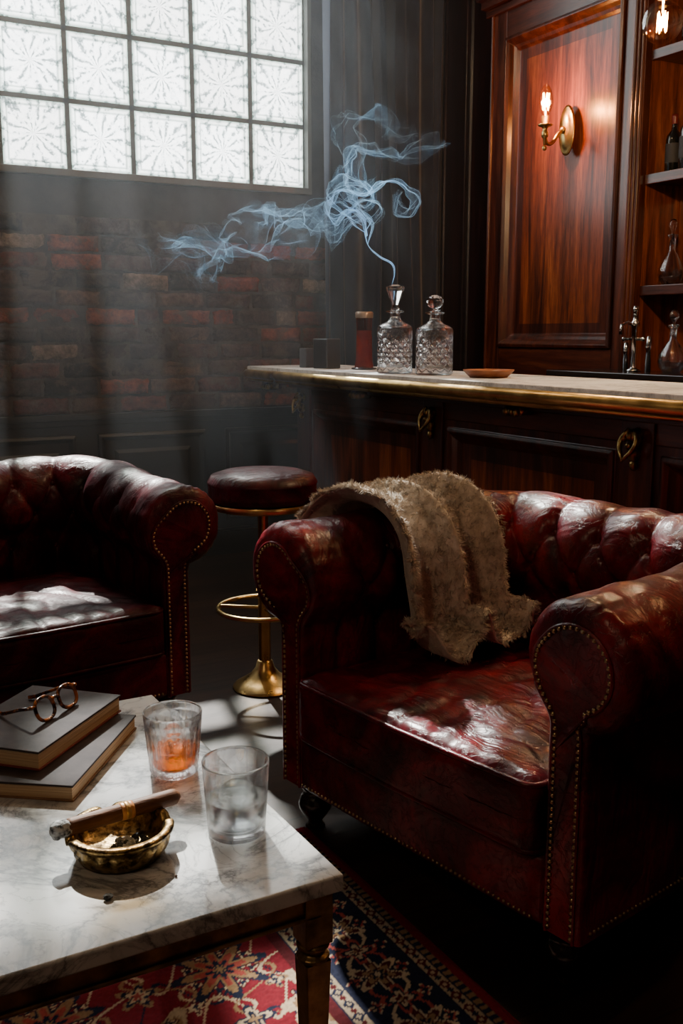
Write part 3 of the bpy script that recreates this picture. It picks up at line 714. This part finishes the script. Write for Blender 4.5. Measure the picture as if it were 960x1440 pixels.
# ---------------------------------------------------------------- table-top objects
ZT=.4805
def tumbler(name,loc,rb,rt,h,flutes,liquid=None,lh=0,ice=0):
    e=empty(name,loc); m=MB(); th=.0024; bt=.014
    R=lambda z: rb+(rt-rb)*(z/h)
    outer=[(0,0),(rb*.9,0),(rb,.004)]+[(R(z),z) for z in np.linspace(.008,h-.002,30)]+[(rt-.001,h)]
    inner=[(rt-th,h-.001)]+[(R(z)-th,z) for z in np.linspace(h-.006,bt+.006,14)]+[(R(bt)-th-.006,bt),(0,bt-.001)]
    def rf(a,z):
        if not flutes or z>h*.78 or z<.004: return 1
        if z<h*.30:   # diamond-cut base
            k=flutes*a/(2*pi); s_=z/.018
            d1=abs(((k+s_)%1)-.5)*2; d2=abs(((k-s_)%1)-.5)*2
            return 1-.05*(1-min(d1,d2))**1.5
        return 1-.045*abs(math.cos(a*flutes/2))**3*min(1,(h*.78-z)/(h*.15))
    if flutes: inner=[(r_*(1 if z>h*.80 else .975)-(0 if z>h*.80 else .0012),z) if r_>0 else (r_,z) for r_,z in inner]
    prof=outer+inner; k0=len(outer)
    n_=160; V=[];F=[]
    for k,(r_,z) in enumerate(prof):
        for i in range(n_):
            a=2*pi*i/n_; rr=r_*(rf(a,z) if k<k0 else 1); V.append((rr*math.cos(a),rr*math.sin(a),z))
    for k in range(len(prof)-1):
        for i in range(n_): j=(i+1)%n_; F.append((k*n_+i,k*n_+j,(k+1)*n_+j,(k+1)*n_+i))
    m.add(V,F)
    me=m.build('glass_body',GLS,parent=e,smooth=True,auto=35 if flutes else 60)
    if liquid:
        m=MB(); g_=.005 if flutes else .0012
        m.lathe([(0,bt+.0006),(R(bt)-th-.008,bt+.0006)]+[(R(z)-th-g_,z) for z in np.linspace(bt+.007,lh,6)]+[(0,lh)],64); m.build('liquid',liquid,parent=e,smooth=True,auto=40)
    return e
WH=glass('whiskey_liquid',(.90,.30,.03),ior=1.36,tr=.5)
WT=glass('water_liquid',(.96,.98,.99),ior=1.33,tr=.4)
ICE=glass('ice',(.95,.97,.98),rough=.10,ior=1.31,tr=.12,bmp=.5,bs=60)
g1=tumbler('whiskey_glass',(.578,1.645,ZT),.044,.054,.118,20,WH,.048)
m=MB(); m.box(-.016,.016,-.016,.016,.030,.058,M=Matrix.Rotation(.5,4,'Z')@Matrix.Rotation(.12,4,'X')); m.build('ice_cube',ICE,parent=g1,bevel=.004)
g2=tumbler('lowball_glass',(.587,1.380,ZT),.046,.054,.125,0,WT,.062)
m=MB(); m.ball((.004,.004,.053),.034,28,jit=.02); m.build('ice_sphere',ICE,parent=g2,smooth=True)
ash=empty('ashtray',(.404,1.406,ZT)); m=MB()
prof=[(0,0),(.058,0),(.064,.003),(.066,.008),(.069,.012),(.073,.020),(.075,.028),(.0745,.033),(.078,.037),(.082,.041),(.0825,.045),(.080,.048),(.070,.0475),(.067,.044),(.065,.030),(.058,.016),(.040,.011),(0,.010)]
V=[];F=[];n=120
for (r_,z) in prof:
    for i in range(n):
        a=2*pi*i/n; zz=z; rr_=r_
        for na in (math.radians(-2),math.radians(178),math.radians(88)):
            dd=abs((a-na+pi)%(2*pi)-pi)
            if z>.036 : zz-= .011*math.exp(-(dd/.13)**2)*(min(1,(z-.033)/.012))
        if .009<z<.033 and r_>.066: rr_+=.0022*math.sin(a*18+z*260)*math.sin(z*400)
        V.append((rr_*math.cos(a),rr_*math.sin(a),zz))
for k in range(len(prof)-1):
    for i in range(n): j=(i+1)%n; F.append((k*n+i,k*n+j,(k+1)*n+j,(k+1)*n+i))
m.add(V,F); m.build('brass_bowl',PM('engraved_brass',(.05,.03,.012),(.40,.26,.10),rough=.36,metal=1,scale=70,bmp=.6,bscale=90,bdist=.004,p=(.4,.58)),parent=ash,smooth=True)
m=MB()
for k in range(60):
    a=random.uniform(0,2*pi); q=random.uniform(0,.042)*random.random()**.3; m.ball((.012+q*math.cos(a)*.9,-.004+q*math.sin(a)*.7,.014+random.uniform(0,.008)*(1-q/.045)),random.uniform(.0025,.007),8,0 if random.random()<.6 else 1,jit=.5)
m.build('ash_debris',[PM('char',(.01,.01,.01),(.05,.05,.05),rough=.95,scale=80),PM('grey_ash',(.12,.12,.12),(.35,.34,.33),rough=.95,scale=90)],parent=ash)
cg=empty('cigar'); m=MB()
pa=Vector((.306,1.425,ZT+.0525)); pb=Vector((.514,1.443,ZT+.0545)); ax=(pb-pa).normalized()
def cp(t): return pa+(pb-pa)*t
ts=np.linspace(.11,1,26); m.tube([cp(t) for t in ts],[.0132 if t<.93 else .0132*math.sqrt(max(0,1-((t-.93)/.075)**2))+.0005 for t in ts],20,0)
m.tube([cp(t) for t in (.515,.53,.60,.615)],[.0134,.0139,.0139,.0134],20,1); m.tube([cp(t) for t in (.545,.585)],.0142,20,3)
ts=np.linspace(-.01,.125,10)
V0=len(m.v); m.tube([cp(t) for t in ts],[.007,.0125,.0135,.0138,.0135,.0138,.0134,.0137,.0135,.0128],20,2)
for i in range(V0,len(m.v)): m.v[i]=tuple(Vector(m.v[i])+noise.noise_vector(Vector(m.v[i])*180)*.0018)
m.build('cigar_body',[PM('tobacco_leaf',(.08,.028,.011),(.16,.065,.024),rough=.6,scale=30,stretch=(.4,3,3),bmp=.4,bscale=60,spec=.3),PM('cigar_band',(.40,.12,.03),(.55,.26,.09),rough=.4,scale=60),PM('cigar_ash',(.03,.03,.032),(.45,.45,.45),rough=.95,scale=110,bmp=.8,bscale=200,p=(.42,.6)),PM('band_gold',(.45,.26,.09),rough=.45,metal=.6)],parent=cg,smooth=True)
m=MB(); m.ball((0,0,.004),.0062,10,jit=.4,sc=(1.2,1,.7)); m.build('ash_crumb',PM('crumb_black',(.01,.01,.01),rough=.9),loc=(.350,1.290,ZT))
m=MB(); m.ball((0,0,.0012),.0022,8,jit=.5); m.build('ash_crumb',PM('crumb_tan',(.12,.06,.03),rough=.9),loc=(.455,1.30,ZT))
PG=PM('page_edges',(.36,.22,.11),(.62,.44,.26),rough=.85,scale=3,stretch=(1,1,160),bmp=.4,bscale=3)
def book(cx,cy,z,L,W,T,ang,cov,cov2):
    e=empty('book',(cx,cy,z),ang); m=MB(); c=.004
    m.box(-L/2,L/2,-W/2,W/2,0,c,1); m.box(-L/2,L/2,-W/2,W/2,T-c,T,0)
    V=[];F=[];k=8
    for x in (-L/2,L/2):
        for i in range(k+1):
            a=-pi/2+pi*i/k; V.append((x,W/2+.006*math.cos(a)-.001,T/2+T/2*math.sin(a))); V.append((x,W/2+.006*math.cos(a)-.004,T/2+(T/2-.003)*math.sin(a)))
    o=2*(k+1)
    for i in range(k): F+= [(2*i,2*i+2,o+2*i+2,o+2*i),(2*i+1,2*i+3,o+2*i+3,o+2*i+1),(2*i,2*i+1,2*i+3,2*i+2),(o+2*i,o+2*i+1,o+2*i+3,o+2*i+2)]
    m.add(V,F,1); m.build('cover',[cov,cov2],parent=e,bevel=.001)
    m=MB(); m.box(-L/2+.003,L/2-.003,-W/2+.003,W/2-.001,c,T-c); m.build('pages',PG,parent=e)
CG=PM('book_cloth_grey',(.034,.026,.028),(.055,.042,.043),rough=.7,scale=30,bmp=.3,bscale=400,bdist=.001,spec=.2)
CR=PM('book_cloth_red',(.16,.03,.025),(.22,.045,.035),rough=.7,scale=30)
CB=PM('book_cloth_brown',(.20,.10,.05),(.28,.15,.08),rough=.7,scale=30)
book(.3935,1.8115,ZT,.327,.225,.030,math.radians(53),CG,CB)
book(.383,1.8745,ZT+.0305,.296,.205,.036,math.radians(44.3),CG,CR)
eg=empty('eyeglasses',(.428,1.858,ZT+.0672),math.radians(41)); m=MB()
TORT=PM('tortoiseshell',(.02,.006,.004),(.34,.10,.025),rough=.18,scale=60,coat=.4,p=(.45,.58))
tilt=math.radians(22)
def gp(x,z,y=0): return (x,y+z*math.sin(tilt),z*math.cos(tilt))
for sx_ in (-1,1):
    rim=[]
    for k in range(32):
        a=2*pi*k/32; ex=abs(math.cos(a))**.8*math.copysign(1,math.cos(a)); ez=abs(math.sin(a))**.8*math.copysign(1,math.sin(a))
        rim.append(gp(sx_*.036+.0265*ex,.0250+.0215*ez))
    m.tube(rim,.0036,8,0,closed=True)
    m.tube([gp(sx_*.062,.036),gp(sx_*.069,.037),(sx_*.071,.018,.034)],.0038,8,0)
    m.tube([(sx_*.071,.016,.034),(sx_*.066,.045,.026),(sx_*.058,.075,.014),(sx_*.050,.095,.006),(sx_*.044,.108,.004)],[.0034,.0032,.0032,.0038,.0036],8,0)
m.tube([gp(-.012,.030),gp(-.006,.036),gp(.006,.036),gp(.012,.030)],.0036,8,0)
m.build('frame',TORT,parent=eg,smooth=True)
m=MB()
for sx_ in (-1,1):
    V=[gp(sx_*.036+.025*abs(math.cos(a))**.8*math.copysign(1,math.cos(a)),.0250+.020*abs(math.sin(a))**.8*math.copysign(1,math.sin(a))) for a in np.linspace(0,2*pi,32,endpoint=False)]
    m.add(V,[tuple(range(32))])
m.build('lenses',glass('lens_glass',tr=.9,ior=1.2),parent=eg)

# ---------------------------------------------------------------- decanters & bar-top things
ZB=1.1005
def cutrf(h0,h1,n=12,amp=.085):
    def rf(a,z):
        if z<h0 or z>h1: return 1
        q=(z-h0)/(h1-h0); k=n*a/(2*pi); s_=(z-h0)/.040
        d1=abs(((k+s_)%1)-.5)*2; d2=abs(((k-s_)%1)-.5)*2
        return 1-amp*(1-min(d1,d2))**2*min(1,6*q)*min(1,6*(1-q))
    return rf
def decanter(name,loc,R,hb,H_,style):
    e=empty(name,loc); m=MB()
    sh=[(0,0),(R*.92,0),(R,.006)]+[(R,z) for z in np.linspace(.012,hb-.012,56)]+[(R*.985,hb-.004),(R*.93,hb+.006),(R*.80,hb+.014),(R*.60,hb+.021),(R*.42,hb+.028),(R*.32,hb+.038),(R*.28,hb+.052),(R*.28,hb+.062),(R*.50,hb+.067),(R*.52,hb+.072),(R*.3,hb+.076)]
    m.lathe(sh,120,rf=cutrf(.014,hb*.90)); inn=[(R*.20,hb+.072),(R*.2,hb+.035),(R*.45,hb+.014),(R*.80,hb-.004),(R*.86,hb-.02),(R*.82,.04),(R*.7,.028),(0,.027)]
    m.lathe(inn,48)
    m.build('cut_crystal_body',CRY,parent=e,smooth=True,auto=28)
    m=MB(); z=hb+.077; r_=H_-z
    if style==0:
        m.lathe([(0,z-.03),(R*.17,z-.03),(R*.19,z),(R*.24,z+.004),(R*.18,z+r_*.2),(R*.34,z+r_*.5),(R*.52,z+r_*.85),(R*.50,z+r_*.93),(R*.2,z+r_),(0,z+r_)],10)
    else:
        m.lathe([(0,z-.03),(R*.17,z-.03),(R*.19,z),(R*.3,z+.004),(R*.14,z+.010)]+[(R*.44*math.sin(a)+.001,z+.010+(r_-.010)*(1-math.cos(a))/2) for a in np.linspace(.35,pi-.02,9)],12)
    m.build('stopper',CRY,parent=e)
    return e
decanter('crystal_decanter',(2.41,3.78,ZB),.079,.200,.385,0)
decanter('crystal_decanter',(2.46,3.545,ZB),.080,.190,.335,1)
jar=empty('spirit_jar',(2.55,4.28,ZB))
jp=[(.044,.0085),(.047,.012),(.047,.02),(.041,.05),(.038,.2),(.041,.245),(.041,.25)]
m=MB(); m.lathe([(0,.0085)]+jp+[(0,.25)],48); m.build('amber_body',glass('amber_glass',(.80,.24,.07),ior=1.45,tr=.25),parent=jar,smooth=True,auto=50)
m=MB(); m.lathe([(0,.014),(.038,.014),(.040,.02),(.035,.05),(.032,.19),(0,.19)],40); m.build('contents',PM('red_brown_spirit',(.22,.035,.010),(.34,.07,.02),rough=.25,scale=8),parent=jar,smooth=True,auto=50)
m=MB(); m.lathe([(0,.25),(.042,.25),(.044,.255),(.044,.275),(.040,.28),(0,.28)],40); m.build('lid',PM('pale_lid',(.34,.25,.19),rough=.35,metal=.4),parent=jar,smooth=True,auto=40)
m=MB(); m.lathe([(0,0),(.062,0),(.064,.004),(.062,.008),(0,.008)],40,(0,0,-.0)); m.build('coaster',BLK,parent=jar,smooth=True)
BXM=PM('black_card',(.035,.036,.042),rough=.3,coat=.4)
m=MB(); m.box(-.05,.05,-.05,.05,0,.15); m.build('black_box',BXM,loc=(2.46,4.50,ZB),rz=.3,bevel=.005)
m=MB(); m.box(-.028,.028,-.03,.03,0,.10); m.build('match_box',PM('grey_card',(.10,.10,.115),rough=.4),loc=(2.44,4.68,ZB),rz=.2,bevel=.004)
tr_=empty('wood_tray',(2.50,3.22,ZB)); m=MB(); m.lathe([(0,.004),(.05,.004),(.07,.008),(.098,.030),(.102,.032),(.100,.026),(.075,.001),(0,0)],48); m.build('dish',PM('tray_wood',(.22,.07,.03),(.36,.13,.055),rough=.35,scale=12),parent=tr_,smooth=True)
tp=empty('bar_tap',(3.50,3.42,1.1005)); m=MB()
m.lathe([(0,0),(.035,0),(.035,.008),(.016,.014),(.014,.02),(.014,.20),(.02,.21),(.02,.225),(.012,.235),(.010,.27),(.014,.275),(.012,.30),(0,.302)],24)
m.tube([(-.0,-.05,.15),(0,.06,.15)],.008,10); m.ball((0,.066,.15),.012); m.ball((0,-.055,.15),.012)
m.tube([(0,0,.21),(-.05,0,.225),(-.085,0,.21),(-.09,0,.17)],.008,10)
m.lathe([(0,0),(.014,0),(.012,.1),(.016,.11),(.010,.16),(0,.165)],16,(0.0,-.09,0)); m.lathe([(0,0),(.014,0),(.012,.08),(.016,.09),(.010,.13),(0,.135)],16,(0.02,.07,0))
m.build('tap_body',CHR,parent=tp,smooth=True)
def rdec(loc,R,hh,name='glass_carafe'):
    e=empty(name,loc); m=MB()
    m.lathe([(0,0),(R*.6,0),(R*.9,.02),(R,.05),(R*.95,.08),(R*.6,hh*.42),(R*.26,hh*.52),(R*.22,hh*.7),(R*.4,hh*.74),(R*.4,hh*.76),(R*.2,hh*.77)],40,rf=lambda a,z:1+.03*math.cos(a*9))
    m.lathe([(R*.17,hh*.75),(R*.17,hh*.55),(R*.5,hh*.42),(R*.86,.08),(R*.9,.05),(R*.5,.012),(0,.012)],40)
    m.lathe([(0,hh*.70),(R*.14,hh*.70),(R*.15,hh*.77),(R*.1,hh*.80),(R*.32,hh*.87),(R*.36,hh*.92),(R*.2,hh*.99),(0,hh)],16)
    m.build('glass_body',CRY,parent=e,smooth=True)
rdec((3.55,3.235,1.1005),.062,.28); rdec((3.56,3.07,1.1005),.05,.24)
rdec((3.80,3.50,1.5045),.060,.31); rdec((3.82,3.37,1.5045),.052,.29); rdec((3.84,3.24,1.5045),.056,.33)
def bottle(loc,col,R=.038,hh=.27):
    e=empty('wine_bottle',loc); m=MB()
    m.lathe([(0,0),(R*.95,0),(R,.005),(R,hh*.58),(R*.9,hh*.65),(R*.4,hh*.74),(R*.33,hh*.8),(R*.33,hh*.95),(R*.4,hh*.955),(R*.4,hh),(0,hh)],32); m.build('bottle_glass',PM('dark_bottle',col,rough=.1,coat=.6),parent=e,smooth=True,auto=50)
    m=MB(); m.lathe([(R*1.01,hh*.18),(R*1.012,hh*.19),(R*1.012,hh*.5),(R*1.01,hh*.51)],32); m.build('label',PM('dark_label',(.03,.028,.03),rough=.7),parent=e,smooth=True)
    m=MB(); m.lathe([(R*.35,hh*.84),(R*.36,hh*.85),(R*.43,hh*.955),(R*.43,hh*1.003),(0,hh*1.003)],24); m.build('capsule',PM('red_capsule',(.14,.015,.01),rough=.35),parent=e,smooth=True)
bottle((3.82,3.545,2.0245),(.008,.008,.007)); bottle((3.80,3.44,2.0245),(.012,.008,.006),.04,.30); bottle((3.84,3.31,2.0245),(.01,.008,.006))
for i,t in enumerate((3.5,3.3,3.1)): bottle((3.84,t,2.5845),(.02,.01,.006))

# ---------------------------------------------------------------- sconce / pendants / added fill lamps
sc=empty('wall_sconce',(3.685-.0,4.14,2.31)); m=MB()
MR=Matrix.Rotation(-pi/2,4,'Y')
m.lathe([(0,0),(1,0),(1,.006),(.9,.012),(.78,.012),(.7,.02),(.35,.030),(0,.032)],40,M=MR@Matrix.Diagonal((.125,.058,1,1)))
m.tube(catmull([(-.02,0,0),(-.06,0,-.02),(-.10,0,-.07),(-.135,0,-.075),(-.15,0,-.04),(-.15,0,.0)],20),.010,10)
m.ball((-.03,0,0),.020); m.ball((-.15,0,-.10),.013)
m.lathe([(0,-.09),(.007,-.085),(.010,-.05),(.017,-.045),(.017,-.02),(.012,-.015),(.014,0),(.034,.008),(.038,.014),(.034,.016),(.020,.018),(.020,.055),(0,.056)],28,(-.15,0,0))
m.build('brass_fixture',BRASS,parent=sc,smooth=True)
m=MB(); m.lathe([(.013,.054),(.018,.065),(.030,.09),(.036,.115),(.035,.14),(.028,.175),(.016,.20),(0,.212)],28,(-.15,0,0)); m.build('bulb_glass',GLB,parent=sc,smooth=True)
FIL=emit('hot_filament',(1,.36,.07),160)
def filament(m,c,h,r,n):
    pts=[]
    for i in range(n*2+1):
        a=2*pi*i/(n*2); pts.append((c[0]+r*math.cos(a),c[1]+r*math.sin(a),c[2]+(h if i%2 else 0)))
    for a,b_ in zip(pts[:-1],pts[1:]): m.tube([a,b_],.0015,5)
m=MB(); filament(m,(-.15,0,.085),.080,.013,5); m.tube([(-.15,0,.055),(-.15,0,.085)],.003,6); m.build('filament',FIL,parent=sc)
def pendant_or_fill(loc):
    pl=empty('pendant_or_fill_bulb',loc); m=MB(); z=loc[2]
    m.lathe([(.016,.078)]+[(.066*math.sin(a),.066*math.cos(a)) for a in np.linspace(.32,pi-.01,22)]+[(0,-.066)],40); m.build('bulb_glass',GLB,parent=pl,smooth=True)
    m=MB(); filament(m,(0,0,-.03),.06,.016,5); m.tube([(0,0,.03),(0,0,.07)],.003,6); m.build('filament',FIL,parent=pl)
    m=MB(); m.lathe([(.019,.07),(.021,.075),(.021,.13),(.012,.145),(0,.148)],24); m.tube([(0,0,.14),(0,0,H-z)],.003,6); m.lathe([(0,H-z),(.05,H-z),(.045,H-z-.02),(.0,H-z-.03)],24)
    m.build('socket_and_cord',BRASSD,parent=pl,smooth=True); return pl
pl=pendant_or_fill((2.60,2.49,2.265)); fill2=pendant_or_fill((2.60,1.25,2.28)); fill3=pendant_or_fill((-.9,.3,2.75)); fill4=pendant_or_fill((1.30,3.0,3.35)); fill5=pendant_or_fill((1.0,4.3,3.4))  # all but the first are unseen, added for warm fill light

# ---------------------------------------------------------------- smoke wisps (fine strands in sheets)
SMK,nt,b,o=newmat('smoke_wisp')
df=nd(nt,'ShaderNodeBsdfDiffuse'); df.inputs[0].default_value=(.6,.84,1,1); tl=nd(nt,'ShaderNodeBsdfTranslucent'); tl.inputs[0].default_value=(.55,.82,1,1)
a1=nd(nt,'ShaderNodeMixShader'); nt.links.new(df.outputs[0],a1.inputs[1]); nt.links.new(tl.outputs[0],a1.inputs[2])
ee=nd(nt,'ShaderNodeEmission'); ee.inputs[0].default_value=(.38,.66,.9,1); ee.inputs[1].default_value=.3  # faint glow added to the strands, on top of the light they scatter
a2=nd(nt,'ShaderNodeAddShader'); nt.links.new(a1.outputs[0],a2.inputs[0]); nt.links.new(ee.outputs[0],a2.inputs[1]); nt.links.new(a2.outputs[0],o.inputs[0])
smk=empty('cigar_smoke',(2.49,3.94,1.486),math.radians(-29.5))
B=[ # (points, strands, width0,width1, radius, noise)
 ([(549,403),(553,386),(549,372),(532,362),(517,348),(513,330),(520,314),(508,300)],60,.004,.03,.10,.006),
 ([(514,335),(508,312),(490,300),(470,312),(457,300),(466,280),(492,270),(520,277),(545,262),(570,270),(583,290),(570,304),(552,295),(556,278)],110,.02,.07,.07,.04),
 ([(516,345),(522,318),(500,290),(480,262),(486,235),(505,218),(530,228),(560,237),(590,215),(614,208)],90,.02,.11,.055,.06),
 ([(500,300),(478,296),(440,310),(400,292),(370,300),(340,330),(300,325),(262,342),(228,332)],130,.06,.34,.042,.13),
 ([(508,310),(470,322),(440,330),(400,345),(350,360),(312,350),(280,370),(250,360)],110,.06,.36,.04,.14),
 ([(520,280),(500,240),(490,200),(508,168),(535,185),(548,205),(575,190)],60,.04,.22,.035,.09),
 ([(508,320),(478,300),(462,280),(480,262),(505,262),(522,280),(510,298),(490,288),(500,272),(524,262)],60,.01,.09,.06,.04),
 ([(513,330),(498,318),(492,300),(506,288),(526,290),(536,302),(524,314),(508,306)],45,.01,.05,.07,.025)]
cu=bpy.data.curves.new('smoke_strands','CURVE'); cu.dimensions='3D'; cu.bevel_depth=.0001; cu.bevel_resolution=0
for bi,(pts,ns,w0,w1,rd,na) in enumerate(B):
    n=90; C=catmull([((x-549)*.00325,0,(403-y)*.00325) for x,y in pts],n)
    for k in range(ns):
        f=k/(ns-1)-.5; sp=cu.splines.new('POLY'); sp.points.add(n-1); co=[];ra=[]
        for i,c in enumerate(C):
            t=i/(n-1); w=w0+(w1-w0)*t; tw=1.2+t*5.5+bi*1.7
            p=Vector(c)+Vector((math.cos(tw)*.55,math.sin(tw),math.sin(tw*1.3+1)*.55))*w*f
            q=Vector((p.x*7+bi*3,p.y*7+f*1.6,p.z*7))
            p+=noise.noise_vector(q)*na*min(1,t*4)+noise.noise_vector(q*2.7+Vector((f*2,0,0)))*na*.45*min(1,t*4)
            co+= [p.x,p.y,p.z,1]; ra.append(rd/.1*(1-.75*max(0,t-.5)*2*.8))
        sp.points.foreach_set('co',co); sp.points.foreach_set('radius',ra)
cu.materials.append(SMK); ob=bpy.data.objects.new('smoke_strands',cu); bpy.context.scene.collection.objects.link(ob); ob.parent=smk
# lingering haze near the window end of the room
m=MB(); m.box(S0+.02,2.78,3.6,T1-.08,.02,H-.02)
HZ=bpy.data.materials.new('room_haze'); HZ.use_nodes=True; nt=HZ.node_tree; nt.nodes.clear(); o=nt.nodes.new('ShaderNodeOutputMaterial'); vs=nt.nodes.new('ShaderNodeVolumeScatter'); vs.inputs['Density'].default_value=.05; vs.inputs['Anisotropy'].default_value=.1; vs.inputs['Color'].default_value=(.8,.9,1,1)
nt.links.new(vs.outputs[0],o.inputs['Volume']); m.build('smoke_haze',HZ)

# ---------------------------------------------------------------- lights
sun=bpy.data.lights.new('sun','SUN'); sun.energy=46; sun.angle=math.radians(1.0); sun.color=(1,.97,.93)
try: sun.cycles.use_multiple_importance_sampling=False
except Exception: pass
so=bpy.data.objects.new('sun',sun); bpy.context.scene.collection.objects.link(so)
so.rotation_euler=Vector((-.8,-3.9,-3.7)).to_track_quat('-Z','Y').to_euler(); so.location=(3,9,8)
def pt(name,loc,e,col,r=.02,parent=None):
    l=bpy.data.lights.new(name,'POINT'); l.energy=e; l.color=col; l.shadow_soft_size=r
    ob=bpy.data.objects.new(name,l); bpy.context.scene.collection.objects.link(ob); ob.location=loc
    if parent: ob.parent=parent
pt('sconce_light',(-.15,0,.12),28,(1,.38,.11),.02,sc); pt('pendant_or_fill_light',(0,0,0),85,(1,.78,.56),.02,pl); pt('pendant_or_fill_light',(0,0,0),28,(1,.6,.34),.02,fill2)
pt('pendant_or_fill_light',(0,0,0),40,(1,.84,.72),.05,fill3); pt('pendant_or_fill_light',(0,0,0),36,(1,.84,.68),.05,fill4); pt('pendant_or_fill_light',(0,0,0),38,(1,.80,.62),.05,fill5)  # light of the added, unseen fill pendants
W=bpy.data.worlds.new('World'); bpy.context.scene.world=W; W.use_nodes=True; W.node_tree.nodes['Background'].inputs[0].default_value=(.85,.93,1,1); W.node_tree.nodes['Background'].inputs[1].default_value=3.0
# ---------------------------------------------------------------- camera
cam=bpy.data.cameras.new('cam'); co=bpy.data.objects.new('camera',cam); bpy.context.scene.collection.objects.link(co)
cam.sensor_fit='AUTO'; cam.sensor_width=36; cam.lens=35; cam.clip_start=.05
co.location=(0,0,1.27); co.rotation_euler=(math.radians(90-10.1),0,math.radians(-29.5))
bpy.context.scene.camera=co
